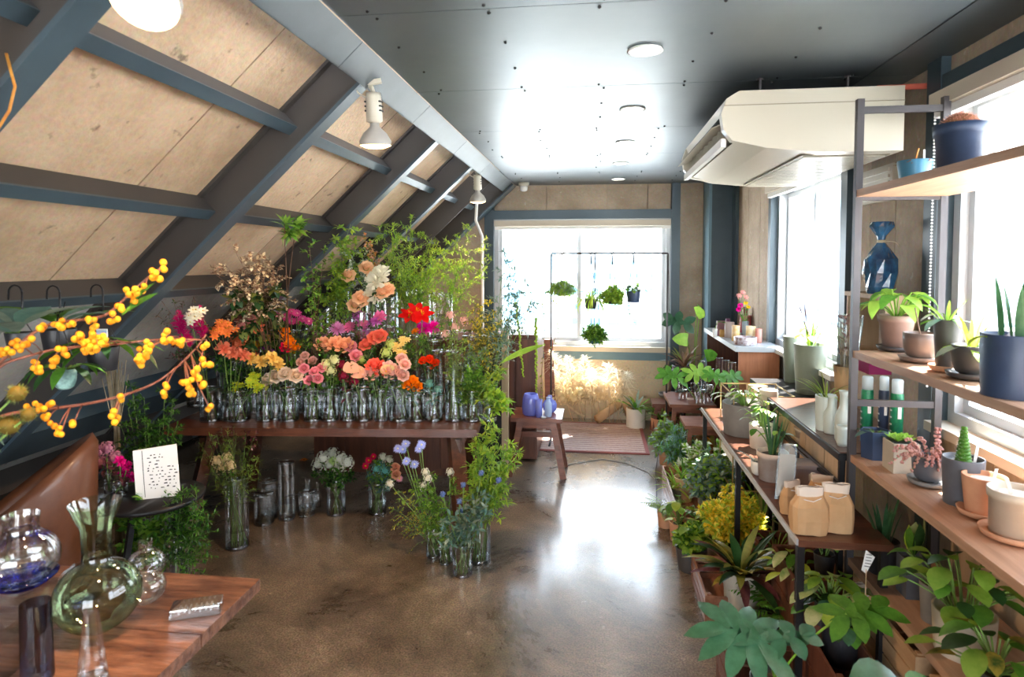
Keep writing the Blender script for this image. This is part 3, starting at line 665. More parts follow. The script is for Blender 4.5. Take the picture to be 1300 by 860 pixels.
def blades(t, z, n, L, Wd, m, elev=(1.0, 1.45), bend=.5, seg=6, r0=.02, shape='strap', fold=.3):
    for i in range(n):
        az = 2 * pi * i * .382 + U(-.3, .3); e = U(*elev); o = V((cos(az), sin(az), 0)); b = MB()
        b.leaf(o * r0 * U(.2, 1) + V((0, 0, z)), o * cos(e) + V((0, 0, sin(e))), V((0, 0, 1)) * cos(e) - o * sin(e), L * U(.65, 1.1), Wd * U(.8, 1.1), bend * U(.5, 1.3), seg, fold, 0, shape)
        b.build('leaf', G[m if isinstance(m, str) else m[i % len(m)]], t, True)
def bush(t, z, n, r, h, ll, lw, mats, nl=9, side=5, up=.5, name='foliage', shape='oval', zoff=0):
    b = MB()
    for i in range(n):
        az = 2.4 * i; q = sqrt((i + .5) / n); tip = V((cos(az) * r * q, sin(az) * r * q, z + zoff + h * (1 - .55 * q * q) * U(.55, 1.12)))
        spray(b, (U(-.01, .01), U(-.01, .01), z), tip, side, r * .45, nl, ll, lw, tuple(range(len(mats))), sag=.15, r=.0015, up=up, start=.25, shape=shape)
    b.build(name, [G[x] for x in mats], t, True, kind='stuff')
def fern(t, z, n, L, m, pw=.3, elev=(.5, 1.2), bend=1.2, k=16):
    for i in range(n):
        az = 2.4 * i + U(-.2, .2); e = U(*elev); o = V((cos(az), sin(az), 0)); b = MB(); d = o * cos(e) + V((0, 0, sin(e))); sd = V((-o.y, o.x, 0)); p = V((0, 0, z)); l_ = L * U(.7, 1.1); pts = [p.copy()]
        for j in range(k):
            d = Quaternion(sd, bend / k) @ d if False else (Matrix.Rotation(bend / k, 3, sd) @ d); p = p + d * l_ / k; pts.append(p.copy()); w_ = sin(pi * min(1, (j + 1.5) / k * .95)) * l_ * pw
            if j > 1:
                for s_ in (-1, 1): b.leaf(p, sd * s_ + d * .5, V((0, 0, 1)), w_, w_ * .28 + .002, .5, 2, .1)
        b.tube(pts, .001, 3, 1, cap=False); b.build('frond', [G[m], G['stem']], t, True)
def potted(label, px, py, Z, wpx, hpx, pm, kind='round', taper=.82, soil='soil', saucer=None, X=None, cat='potted plant', name='potted_plant', group=None):
    p = at(px, py, Z=Z) if X is None else at(px, py, X=X)
    if X is not None: p.z = Z
    s = mpp(p); r = wpx * s / 2; p = p + V((p.x, p.y, 0)).normalized() * r * .8; s = mpp(p); r = wpx * s / 2; h = hpx * s * 1.0
    if saucer: p.z += .012
    t = thing(name, label, cat, p, group); zs = pot(t, r, h, pm, kind, taper, soil, saucer); t['kind'] = 'thing'
    return t, zs, r, s
PM = {k: mat('pot_' + k, c, ro, col2=c2, sc=9, bump=.08) for k, c, c2, ro in (
    ('navy', (.025, .045, .095), (.035, .06, .12), .45), ('blue', (.05, .20, .33), (.06, .23, .36), .35), ('grey', (.16, .155, .15), (.22, .21, .20), .7),
    ('charcoal', (.055, .05, .048), (.075, .068, .064), .5), ('black', (.018, .018, .022), (.024, .024, .028), .45), ('white', (.66, .64, .58), (.74, .72, .66), .5),
    ('beige', (.48, .42, .33), (.56, .50, .40), .6), ('terracotta', (.52, .25, .14), (.62, .34, .2), .8), ('pinkbrown', (.30, .20, .17), (.38, .25, .21), .6),
    ('bronze', (.15, .11, .09), (.21, .15, .12), .3), ('green', (.17, .20, .16), (.2, .23, .19), .6), ('tan', (.50, .36, .22), (.58, .43, .27), .8),
    ('terrawhite', (.55, .40, .31), (.72, .64, .56), .85), ('lime', (.36, .44, .05), (.4, .48, .07), .5), ('celadon', (.55, .62, .56), (.62, .68, .62), .3), ('slate', (.075, .08, .095), (.11, .115, .13), .5))}
# ------------------------------------------------------------------ main flower table, cabinet, stool
def leg(b, a, c, w, d): b.bar(a, c, w, d, 0, V((0, 1, 0)))
tz = .66; tA = at(207, 543, Z=tz); tB = at(606, 546, Z=tz); ux = (tB - tA).normalized(); uy = V((-ux.y, ux.x, 0)); TW = (tB - tA).length; TD = .86
def T_(u, v, z=0): q = tA + ux * u + uy * v; return V((q.x, q.y, z))
t = thing('flower_table', 'long dark wooden table crowded with glass vases of flowers', 'table', T_(TW / 2, TD / 2))
o_ = T_(TW / 2, TD / 2)
for i in range(4):
    b = MB(); v0, v1 = TD / 4 * i, TD / 4 * (i + 1) - .004
    b.hexa([T_(u, v, z) - o_ for z in (tz - .045, tz) for u, v in ((0, v0), (TW, v0), (TW, v1), (0, v1))]); b.build('top_plank', W['table'], t)
for u, du in ((.22, -.12), (TW - .14, .06)):
    for v, dv in ((.12, -.1), (TD - .12, .1)):
        b = MB(); b.bar(T_(u, v, tz - .045) - o_, T_(u + du, v + dv, 0) - o_, .085, .06); b.build('leg', W['table'], t)
    b = MB(); b.bar(T_(u + du * .25, .08, tz - .12) - o_, T_(u + du * .25, TD - .08, tz - .12) - o_, .05, .08); b.build('cross_rail', W['table'], t)
b = MB(); b.bar(T_(.22, TD / 2, tz - .1) - o_, T_(TW - .14, TD / 2, tz - .1) - o_, .04, .09); b.build('long_rail', W['table'], t)
# cabinet behind the table
t = thing('wooden_cabinet', 'low walnut cabinet standing behind the flower table', 'cabinet', (-1.49, 4.7, 0))
b = MB(); b.box(-.62, .62, -.2, .25, .06, 1.0); b.box(-.6, .6, -.17, .25, 0, .06); b.build('body', W['cab'], t)
b = MB(); b.box(-.64, .64, -.235, .26, 1.0, 1.03); b.build('top', W['cab'], t)
for i in range(5):
    b = MB(); x = -.61 + i * .245; b.box(x, x + .241, -.215, -.2, .07, .99); b.build('front_panel', W['cab'], t)
# tall cupboard at the end of the aisle and its pale post
t = thing('wooden_cupboard', 'tall reddish-brown cupboard behind the stool of violet vases', 'cupboard', (-.62, 5.25, 0))
b = MB(); b.box(-.17, .17, -.3, .3, .02, 1.0); b.build('body', W['cab'], t)
b = MB(); b.box(-.16, -.005, -.315, -.3, .04, .98); b.build('door', W['cab'], t)
b = MB(); b.box(.005, .16, -.315, -.3, .04, .98); b.build('door', W['cab'], t)
b = MB(); b.box(-.18, .18, -.32, .31, 1.0, 1.02); b.build('top', W['cab'], t)
t = thing('display_board', 'narrow dark board with a pale wooden post by the flower table end', 'board', (-.74, 4.55, 0))
b = MB(); b.box(-.12, .065, 0, .03, 0, 1.03); b.build('board', M['dark'], t)
b = MB(); b.box(.067, .115, -.01, .04, 0, 1.09); b.build('post', W['pale'], t)
t = thing('wooden_plank', 'reddish plank leaning upright beside the rack pole', 'plank', (-.40, 5.9, 0)); t.rotation_euler.y = 0
b = MB(); b.hexa([(-.05, -.015, 0), (.05, -.015, 0), (.05, .015, 0), (-.05, .015, 0), (-.09, .2, .84), (.0, .2, .84), (.0, .23, .84), (-.09, .23, .84)]); b.build('board', W['red'], t)
# stool with vases
sc_ = at(688, 530, Z=.45); sc_.z = 0
t = thing('wooden_stool', 'dark red splay-legged wooden stool at the end of the aisle', 'stool', (-.42, 4.72, 0))
b = MB(); b.box(-.19, .19, -.17, .17, .42, .45); b.build('seat', W['red'], t)
for sx_ in (-1, 1):
    for sy in (-1, 1):
        b = MB(); b.bar((sx_ * .12, sy * .13, .42), (sx_ * .20, sy * .14, 0), .045, .035, 0, V((0, 1, 0))); b.build('leg', W['red'], t)
b = MB(); b.box(-.145, .145, -.02, .02, .27, .31); b.build('stretcher', W['red'], t)
for sy in (-1, 1):
    b = MB(); b.box(-.14, .14, sy * .13 - .012, sy * .13 + .012, .37, .42); b.build('apron', W['red'], t)
def lathe_thing(name, label, cat, p, prof, m, part='vessel', group=None, n=28):
    t = thing(name, label, cat, p, group); b = MB(); b.lathe(prof, n); b.build(part, m, t, True); return t
y0 = 4.62
lathe_thing('violet_vase', 'wide shouldered violet glass vase on the red stool', 'vase', (at(674, 528, Y=4.66).x, 4.66, .45), [(.05, 0), (.062, .01), (.068, .06), (.06, .13), (.05, .16), (.046, .16), (.056, .12), (.06, .06), (.0001, .02)], M['violet'])
lathe_thing('violet_vase', 'slim straight violet glass vase on the red stool', 'vase', (at(684, 528, Y=4.6).x, 4.60, .45), [(.024, 0), (.026, .13), (.024, .13), (.022, .02), (.0001, .015)], M['violet'])
lathe_thing('bottle_vase', 'round violet bottle vase behind the pale blue one', 'vase', (at(698, 525, Y=4.76).x, 4.76, .45), [(.03, 0), (.05, .02), (.054, .06), (.045, .085), (.02, .1), (.016, .13), (.0001, .13)], M['violet'])
lathe_thing('bottle_vase', 'pale blue slender bottle vase on the edge of the red stool', 'vase', (at(696, 529, Y=4.62).x, 4.62, .45), [(.024, 0), (.027, .01), (.027, .1), (.017, .115), (.015, .14), (.019, .145), (.0001, .145)], M['paleblue'])
lathe_thing('ring_dish', 'tiny chrome ring dish on the red stool', 'dish', (at(690, 530, Y=4.56).x, 4.56, .45), [(.015, 0), (.022, .012), (.02, .014), (.0001, .004)], M['alum'])

# ------------------------------------------------------------------ vases with flowers on the table
Rw = {'A': (534, tz), 'B': (524, tz), 'C': (515, tz), 'D': (0, 1.03)}
def pos_word(pts, q):
    if len(pts) == 1: return ''
    o = sorted(pts, key=lambda a: (a[1], a[0])); k = o.index(q); n = len(o)
    if k == 0: return 'upper of the ' if n == 2 else 'topmost of the '
    if k == n - 1: return 'lower of the ' if n == 2 else 'lowest of the '
    if n == 3: return 'middle one of the '
    return (['second', 'third', 'fourth', 'fifth', 'sixth', 'seventh', 'eighth'][k - 1] + ' highest of the ') if k <= (n - 1) / 2 else (['', 'second', 'third', 'fourth', 'fifth', 'sixth', 'seventh', 'eighth'][n - 1 - k] + ' lowest of the ')
KN = dict(rose='rose', ranunculus='ranunculus', pom='pompon', carnation='carnation', cluster='cluster', ball='thistle', lily='lily spray', daisy='daisy-like bloom', amaryllis='amaryllis', calla='calla', anthurium='anthurium', tuft='plume', hang='tassel')
def cname(c):
    if isinstance(c, str): return c
    return CN[min(CN, key=lambda k: sum(abs(a - b) for a, b in zip(k, c)))]
def flabel(pts, q, kind, c1, desc):
    return ('%s%s %s in the %s' % (pos_word(pts, q).replace('of the ', ''), cname(c1), KN[kind], desc)).replace('one ', '')
def bunch(row, vx, wpx, hpx, desc, heads, water=.55, leafcol='mid', nleaf=5, fill=None, cat='flower', name='cut_flower'):
    # heads: (kind, c1, c2, size_px, [(px, py) ...])
    if row == 'D': p = at(vx, 440, Y=4.62); p.z = 1.03
    else: p = at(vx, Rw[row][0], Z=tz)
    s = mpp(p); r = wpx * s / 2; h = hpx * s
    vase(p, r, h, 'glass cylinder vase holding ' + desc, water)
    k = 0
    for kind, c1, c2, sz, pts in heads:
        for (x, y) in pts:
            hd = clear(x, y, p.y + U(-.05, .03)); a = 2.4 * k; k += 1
            foot = p + V((cos(a) * r * .6, sin(a) * r * .6, .012)); off = V((hd.x - p.x, hd.y - p.y, 0)); off = off.normalized() * min(off.length, r * .8) if off.length > 0 else off
            cut_flower(kind, c1, c2, hd, foot, sz * s / 2, (pos_word(pts, (x, y)) or 'the ') + desc if len(heads) == 1 else flabel(pts, (x, y), kind, c1, desc), desc, leaves=nleaf, lg=leafcol, rim=p + off + V((0, 0, h * .97)), cat=cat, name=name)
    return p, r, h
WH = (.80, .78, .66); CRM = (.86, .70, .50); PCH = (.90, .52, .36); COR = (.85, .28, .18); PNK = (.86, .42, .48); HOT = (.80, .04, .45); RED = (.72, .02, .02); ORG = (.92, .32, .03); LIL = (.62, .30, .60); PUR = (.45, .16, .50); MAG = (.28, .01, .11); YEL = (.92, .62, .06); BLU = (.42, .48, .82); GRN = (.40, .50, .10); PPK = (.88, .62, .56); BRN = (.35, .14, .08); CRI = (.7, .02, .12)
CN = {WH: 'white', CRM: 'cream', PCH: 'peach', COR: 'coral', PNK: 'pink', HOT: 'magenta', RED: 'red', ORG: 'orange', LIL: 'lilac', PUR: 'purple', MAG: 'wine red', YEL: 'yellow', BLU: 'blue', GRN: 'green', PPK: 'blush', BRN: 'brown', CRI: 'crimson'}
def B(*a, **k): return bunch(*a, **k)
# front row
B('A', 268, 27, 42, 'wine red tassel flowers at the far table corner behind the berries', [('tuft', (.42, .01, .14), MAG, 34, [(228, 420), (243, 412), (256, 425), (240, 436)])], leafcol='dark')
B('A', 304, 27, 40, 'green cymbidium spray leaning over the front vase', [('lily', GRN, YEL, 26, [(300, 490), (318, 484), (331, 492), (326, 478)])])
B('A', 337, 22, 40, 'mustard carnations low on the berry side', [('carnation', (.80, .60, .25), CRM, 17, [(318, 456), (331, 460), (345, 455), (353, 463)])], leafcol='olive')
B('A', 367, 25, 42, 'cream roses in a row at the table front', [('rose', (.86, .74, .62), GRN, 17, [(341, 482), (350, 478), (362, 475), (376, 477)])], nleaf=7, leafcol='dark')
B('A', 397, 22, 40, 'small pink spray roses beside the cream roses', [('rose', PNK, GRN, 12, [(386, 468), (399, 472), (409, 467), (404, 481), (392, 483)])], nleaf=6)
B('A', 419, 22, 42, 'white elderlike clusters in the front row', [('cluster', (.78, .80, .50), GRN, 17, [(414, 463), (424, 458), (420, 471)])], nleaf=7)
B('A', 442, 20, 38, 'dusky burgundy sprigs beside the anthurium', [('cluster', (.25, .03, .06), BRN, 15, [(436, 478), (450, 484), (433, 464)])], leafcol='purple')
B('A', 461, 24, 42, 'peach anthuriums in the front row', [('anthurium', (.90, .55, .42), CRM, 19, [(446, 467), (455, 473)])], leafcol='dark', nleaf=6)
B('A', 484, 18, 40, 'coral ranunculus crowd above the calla', [('ranunculus', (.88, .25, .20), COR, 19, [(475, 464), (484, 468)]), ('ranunculus', PPK, PCH, 18, [(471, 475), (494, 468), (498, 474)])])
B('A', 506, 25, 42, 'cream calla lily leaning in the front row', [('calla', (.88, .82, .52), YEL, 22, [(490, 474), ])], nleaf=3)
B('A', 529, 24, 36, 'orange ranunculus pair low in the front row', [('ranunculus', ORG, YEL, 14, [(519, 488), (529, 491), (524, 484)])], leafcol='blue', nleaf=6)
B('A', 512, 16, 34, 'blush spray roses over the orange pair', [('rose', PPK, GRN, 14, [(508, 471), (512, 477), (510, 456), (514, 463)])])
p, r_, h_ = B('A', 551, 22, 38, 'teal eucalyptus sprigs in the front row', [('cluster', 'teal', 'blue', 14, [(545, 488), (556, 496)])], leafcol='teal', nleaf=10)
B('A', 292, 20, 36, 'coral carnations in the front row near the berries', [('carnation', (.88, .38, .26), COR, 18, [(284, 443), (293, 448), (301, 450), (309, 451)])], leafcol='dark', nleaf=7)
# middle row
B('B', 322, 22, 62, 'rust and coral stocks behind the carnations', [('cluster', (.65, .22, .13), BRN, 20, [(306, 428), (314, 438), (300, 436)]), ('carnation', COR, PCH, 20, [(324, 414), (320, 446)])], leafcol='dark')
B('B', 352, 20, 60, 'yellow and violet meadow mix in the middle row', [('carnation', (.80, .55, .15), YEL, 12, [(329, 436), (338, 430)]), ('daisy', PUR, YEL, 10, [(337, 441), (344, 447)])])
B('B', 372, 22, 58, 'orange and crimson ranunculus trio', [('ranunculus', ORG, YEL, 13, [(361, 420), (364, 430), (375, 443), (369, 436)]), ('ranunculus', CRI, RED, 13, [(363, 441)])], nleaf=8)
B('B', 411, 24, 60, 'large peach ranunculus under the lilac mums', [('ranunculus', (.93, .55, .38), PCH, 21, [(411, 438), (427, 437), (438, 439)])], nleaf=5)
B('B', 450, 22, 58, 'coral pink roses in the middle row', [('rose', (.88, .28, .22), GRN, 17, [(465, 438), (476, 429), (483, 427)]), ('rose', PNK, GRN, 15, [(445, 440), (452, 452)])])
B('B', 508, 22, 60, 'buttery alstroemeria clusters in the middle row', [('lily', (.90, .72, .34), YEL, 24, [(505, 440), (514, 432), (512, 448)])])
B('B', 545, 22, 62, 'small scarlet rosebuds above the eucalyptus', [('rose', (.85, .12, .06), GRN, 10, [(553, 461), (545, 456), (549, 464), (537, 458)])], nleaf=8, leafcol='dark')
B('B', 474, 20, 64, 'pale green viburnum puffs in the middle row', [('cluster', (.62, .72, .30), GRN, 18, [(460, 458), (490, 449), (496, 438)])])
B('B', 390, 20, 56, 'blush buds between peach and crimson blooms', [('rose', PPK, GRN, 11, [(387, 452), (397, 458), (382, 460)])], nleaf=7)
# back row on the table
B('C', 288, 24, 70, 'orange and white alstroemeria by the far corner', [('lily', (.86, .30, .14), YEL, 26, [(280, 412), (291, 418), (275, 421)]), ('lily', (.85, .84, .72), YEL, 24, [(252, 396), (246, 403)])], leafcol='dark')
B('C', 372, 30, 96, 'rosy scabious on long wiry stems', [('daisy', (.80, .18, .38), PNK, 12, [(351, 402), (359, 404), (370, 396), (377, 398), (384, 405), (392, 408), (370, 408), (364, 402), (379, 408)])], nleaf=0)
B('C', 418, 26, 100, 'lilac pompon mums in the tall vase', [('pom', (.74, .38, .62), PNK, 20, [(409, 423), (428, 418)])], nleaf=4)
B('C', 470, 30, 100, 'purple and pink garden mums at the centre', [('pom', (.66, .26, .60), PUR, 18, [(455, 402), (468, 418), (478, 408), (472, 425)]), ('carnation', (.84, .30, .52), PNK, 15, [(444, 416), (462, 414), (461, 427), (483, 402)])], nleaf=6)
B('C', 530, 24, 90, 'big scarlet amaryllis blooms at the centre back', [('amaryllis', RED, YEL, 24, [(519, 403), (536, 401), (528, 397)])], nleaf=4)
B('C', 552, 22, 84, 'magenta gerberas beside the scarlet blooms', [('pom', HOT, HOT, 19, [(537, 417), (550, 416)]), ('ranunculus', ORG, YEL, 9, [(528, 421)])], nleaf=3)
B('C', 585, 30, 96, 'pale pink wax flowers by the right hand greens'.replace('right hand ', ''), [('cluster', PPK, PNK, 14, [(572, 401), (577, 416), (589, 408), (566, 425)])])
B('C', 338, 22, 78, 'brown-pink limonium heads above the rust stocks', [('cluster', (.45, .20, .18), BRN, 18, [(318, 402), (305, 410), (330, 424)])], leafcol='olive')
# roses standing on the cabinet
B('C', 462, 30, 120, 'tall creamy peach roses high above the mums', [('rose', (.92, .66, .46), GRN, 17, [(443, 350), (465, 340), (475, 352), (460, 382), (492, 368), (485, 372), (450, 388), (457, 378)]), ('carnation', (.86, .84, .74), WH, 26, [(478, 357), (484, 350), (476, 375)])], nleaf=8, leafcol='dark')
# greenery
def greens(row, vx, wpx, hpx, desc, tips, mats, vdesc=None, **k):
    if row == 'D': p = at(vx, 440, Y=4.62); p.z = 1.03
    elif row == 'E': p = at(vx, 508, Z=tz)
    else: p = at(vx, Rw[row][0], Z=tz)
    s = mpp(p); r = wpx * s / 2; h = hpx * s
    if vdesc != 0: vase(p, r, h, 'glass cylinder vase holding ' + desc, .5)
    for i, q in enumerate(tips):
        a = 2.4 * i; dy = q[2] if len(q) > 2 else U(-.08, .05)
        branch(('the ' if len(tips) == 1 else pos_word([a_[:2] for a_ in tips], q[:2])) + desc, p + V((cos(a) * r * .5, sin(a) * r * .5, .012)), clear(q[0], q[1], p.y + dy), mats=mats, group=desc, **k)
greens('D', 520, 34, 60, 'feathery asparagus fern plumes at the top of the display', [(478, 288), (500, 292), (522, 282), (545, 300), (497, 320), (530, 330), (556, 318), (575, 335), (512, 350), (545, 355), (585, 305)], ('lime', 'light', 'stem'), n_side=20, side_len=.22, n_leaf=15, ll=.030, lw=.007, droop=.4, start=.15)
greens('D', 560, 30, 56, 'light asparagus sprays reaching to the conduit', [(600, 285), (618, 302), (592, 330), (610, 345), (575, 360), (625, 330)], ('light', 'lime', 'stem'), n_side=16, side_len=.18, n_leaf=13, ll=.026, lw=.006, start=.2)
greens('D', 430, 30, 56, 'yellow-green leafy boughs rising beside the peach roses', [(432, 300), (445, 285), (452, 312), (420, 330), (438, 345), (470, 315), (425, 365)], ('light', 'lime', 'stem'), n_side=13, side_len=.16, n_leaf=9, ll=.032, lw=.015, start=.25)
greens('D', 478, 26, 56, 'whitish blossom sprays among the top greens', [(455, 318), (470, 330), (440, 322)], ('white', 'grey', 'stem'), n_side=14, side_len=.15, n_leaf=12, ll=.014, lw=.010, start=.4)
greens('D', 490, 22, 50, 'rusty astilbe plumes in the greens', [(468, 308), (462, 300), (482, 330)], ('pinkish', 'orange', 'stem'), n_side=16, side_len=.06, n_leaf=8, ll=.016, lw=.008, start=.55)
greens('C', 400, 26, 54, 'airy dill-like branches above the lilac mums', [(392, 308), (402, 335), (412, 322), (385, 340), (405, 355)], ('mid', 'light', 'twig'), n_side=10, side_len=.13, n_leaf=8, ll=.022, lw=.012, start=.35)
greens('C', 362, 24, 50, 'tall twig with palm-like leaf tufts on top', [(361, 286), (376, 287)], ('light', 'mid', 'twig'), n_side=3, side_len=.05, n_leaf=14, ll=.05, lw=.016, start=.93, leafy_main=False, r=.004)
greens('C', 350, 26, 50, 'dry brown spirea umbels above a dark leafy bush', [(270, 345), (285, 335), (300, 322), (318, 318), (330, 332), (312, 348), (292, 352), (342, 325), (352, 345)], ('brown', 'straw', 'twig'), n_side=11, side_len=.11, n_leaf=13, ll=.016, lw=.012, start=.62, leafy_main=False)
greens('E', 330, 28, 90, 'deep green broad foliage under the brown umbels', [(300, 372), (318, 362), (335, 372), (350, 360), (308, 395), (342, 390), (325, 380)], ('dark', 'olive', 'twig'), n_side=9, side_len=.13, n_leaf=7, ll=.05, lw=.028, start=.4)
greens('C', 600, 26, 90, 'olive yellow broom sprays by the table end', [(602, 388), (617, 380), (630, 398), (612, 408), (642, 405), (625, 418)], ('yellow', 'olive', 'stem'), n_side=13, side_len=.14, n_leaf=11, ll=.022, lw=.010, start=.3)
greens('C', 622, 26, 90, 'grey-green olive branches against the end window', [(640, 320), (655, 340), (665, 362), (648, 372), (662, 395), (676, 380)], ('grey', 'blue', 'stem'), n_side=11, side_len=.13, n_leaf=9, ll=.034, lw=.009, start=.35)
greens('A', 577, 24, 90, 'thin wispy grasses in the tall front vase', [(566, 430), (574, 418), (582, 410), (570, 450), (590, 428), (580, 440)], ('light', 'olive', 'stem'), n_side=12, side_len=.06, n_leaf=7, ll=.018, lw=.006, start=.3)
greens('A', 600, 26, 40, 'soft pea-green foliage at the front table end', [(585, 478), (596, 470), (604, 482), (612, 470), (592, 492)], ('light', 'mid', 'stem'), n_side=12, side_len=.09, n_leaf=9, ll=.022, lw=.012, start=.3)
greens('A', 620, 22, 38, 'lettuce-green leafy stems hanging past the table end', [(625, 498), (634, 470), (618, 488), (640, 505)], ('light', 'lime', 'stem'), n_side=9, side_len=.10, n_leaf=8, ll=.036, lw=.016, start=.3)
greens('B', 560, 22, 80, 'grey dusty miller sprigs near the table end', [(600, 440), (612, 452), (622, 446), (605, 462), (632, 458)], ('grey', 'light', 'stem'), n_side=11, side_len=.10, n_leaf=10, ll=.02, lw=.008, start=.35)
greens('B', 440, 22, 66, 'dark ruscus foliage between the middle row blooms', [(430, 455), (455, 462), (470, 450), (418, 448), (485, 458), (500, 462), (405, 470)], ('dark', 'mid', 'stem'), n_side=8, side_len=.08, n_leaf=7, ll=.026, lw=.013, start=.35)
greens('B', 300, 22, 66, 'dark berry foliage filling the far corner', [(285, 462), (300, 470), (315, 468), (275, 455), (330, 470)], ('dark', 'mid', 'stem'), n_side=9, side_len=.08, n_leaf=7, ll=.028, lw=.014, start=.35)
greens('C', 510, 24, 84, 'mixed green filler behind the calla', [(500, 410), (512, 420), (496, 425), (540, 430), (560, 440), (520, 440), (560, 410)], ('mid', 'light', 'stem'), n_side=10, side_len=.10, n_leaf=8, ll=.024, lw=.011, start=.35)
greens('C', 400, 24, 84, 'green filler under the rosy scabious', [(395, 425), (385, 430), (405, 410), (440, 400), (430, 432), (420, 400), (375, 425)], ('mid', 'olive', 'stem'), n_side=10, side_len=.10, n_leaf=8, ll=.024, lw=.011, start=.35)
greens('C', 250, 24, 60, 'dusky tweedia tangle at the table corner', [(222, 440), (240, 450), (262, 442), (215, 455)], ('purple', 'dark', 'twig'), n_side=9, side_len=.09, n_leaf=8, ll=.02, lw=.009, start=.35)
greens('E', 235, 22, 60, 'fine dark twigs fanning against the pale slope', [(205, 385), (218, 378), (232, 382), (246, 376), (196, 398), (225, 395), (255, 390)], ('dark', 'twig', 'twig'), n_side=9, side_len=.09, n_leaf=3, ll=.008, lw=.006, start=.3)
# plain empty vases filling the rows
for i, (row, vx, w_, h_) in enumerate((('B', 430, 22, 60), ('B', 492, 20, 62), ('C', 448, 20, 92), ('C', 495, 20, 100), ('B', 575, 20, 60), ('B', 600, 22, 58), ('C', 400, 20, 104), ('A', 350, 18, 34), ('A', 642, 18, 30))):
    if vx > 620: continue
    p = at(vx, Rw[row][0] - 2, Z=tz); s = mpp(p)
    vase(p, w_ * s / 2, h_ * s, 'water-filled vase without blooms ' + ['behind the dusky burgundy sprigs', 'behind the coral ranunculus', 'between the lilac and purple mums, at the back', 'tallest, behind the purple mums', 'behind the teal eucalyptus', 'behind the pea-green foliage', 'tallest, beside the rosy scabious', 'narrow, between cream roses and mustard carnations', ''][i], .6, 'vases without blooms on the flower table')
# strap leaf and arching vine on the cupboard side
t = thing('strap_leaf', 'long bright green strap leaf pointing past the table end', 'cut leaf', at(600, 515, Z=tz + .1)); f_ = at(600, 515, Z=tz + .1)
b = MB(); q1 = at(640, 455, Y=f_.y) - f_; q2 = at(688, 436, Y=f_.y) - f_; pts = bez((0, 0, 0), q1 * .9, q1, 5); b.tube(pts, .003, 4, 1); b.leaf(q1 * .9, q2 - q1 * .9 + V((0, 0, .03)), V((0, -.6, 1)), (q2 - q1 * .9).length * 1.05, .05, .35, 7, .2, 0); b.build('leaf', [G['light'], G['stem']], t, True)
def trail(label, a, pts, m, ls, n, cat='hanging vine', name='trailing_vine', parent=None, both=True, shape='oval', lw=.7, partname='strand'):
    t = parent or thing(name, label, cat, a); a = V(a) if not parent else V(parent.location); b = MB(); q = [V(p) - a for p in pts]; b.tube(q, .0014, 4, 1, cap=False)
    L = len(q) - 1
    for i in range(n):
        u = i / n * L; k = min(L - 1, int(u)); c = q[k].lerp(q[k + 1], u - k); d = V((U(-1, 1), U(-1, 1), U(-.7, .2)))
        b.leaf(c, d, V((0, -.3, 1)), ls * U(.7, 1.2), ls * lw, .5, 3, .2, 0, shape)
    return b.build(partname, [G[m], G['twig']], t, True, kind='stuff')
Y_ = 4.3
vf_ = at(622, 515, Z=tz) + V((0, 0, .015))
trail('arching vine with dusky round leaves in front of the end window', vf_, [vf_] + [at(x, y, Y=Y_) for x, y in ((640, 440), (648, 400), (668, 372), (690, 366), (706, 385), (708, 420), (698, 450))], 'olive', .022, 44)
trail('second dusky vine hanging beside the rack pole', vf_, [vf_] + [at(x, y, Y=Y_) for x, y in ((660, 430), (672, 385), (688, 385), (692, 420), (688, 470), (686, 510))], 'olive', .020, 50)
for i, (x0, y0_, x1, y1_) in enumerate(((655, 385, 664, 480), (680, 405, 681, 500))):
    t = thing('amaranth_tassel', ['pale green amaranth tassel hanging over the cupboard edge', 'longer green amaranth tassel hanging beside the first'][i], 'cut flower', vf_); b = MB(); a = at(x0, y0_, Y=4.35); e = at(x1, y1_, Y=4.35)
    for k in range(60):
        u = k / 60; c = a - vf_ + (e - a) * u + V((U(-.006, .006), U(-.006, .006), 0)); b.ball(c, .009 * (1.2 - .5 * u), 5, 3, 0)
    b.tube(bez((0, 0, 0), (a - vf_) * .6 + V((0, 0, .25)), a - vf_, 8), .002, 4, 1); b.build('tassel', [G['lime'], G['light']], t, True, kind='stuff')
# ------------------------------------------------------------------ vases on the floor by the flower table
def fvase(x0, x1, yt, yb, label, water=.5, group=None, z=0):
    p = at((x0 + x1) / 2, yb, Z=z); s = mpp(p); r = (x1 - x0) * s / 2; p += V((p.x, p.y, 0)).normalized() * r * .6; s = mpp(p)
    vase(p, (x1 - x0) * s / 2, (yb - yt) * s * .97, label, water, group); return p, (x1 - x0) * s / 2, (yb - yt) * s * .97
def stems(vs, desc, heads, leaves=4, lg='mid', cat='flower'):
    p, r, h = vs; k = 0; s = mpp(p)
    for kind, c1, c2, sz, pts in heads:
        for (x, y) in pts:
            hd = clear(x, y, p.y + U(-.06, .05)); a = 2.4 * k; k += 1; off = V((hd.x - p.x, hd.y - p.y, 0)); off = off.normalized() * min(off.length, r * .8)
            cut_flower(kind, c1, c2, hd, p + V((-off.x * .8 + cos(a) * r * .3, -off.y * .8 + sin(a) * r * .3, .012)), sz * s / 2, (pos_word(pts, (x, y)) or 'the ') + desc if len(heads) == 1 else flabel(pts, (x, y), kind, c1, desc), desc, leaves=leaves, lg=lg, rim=p + off + V((0, 0, h * .97)), cat=cat)
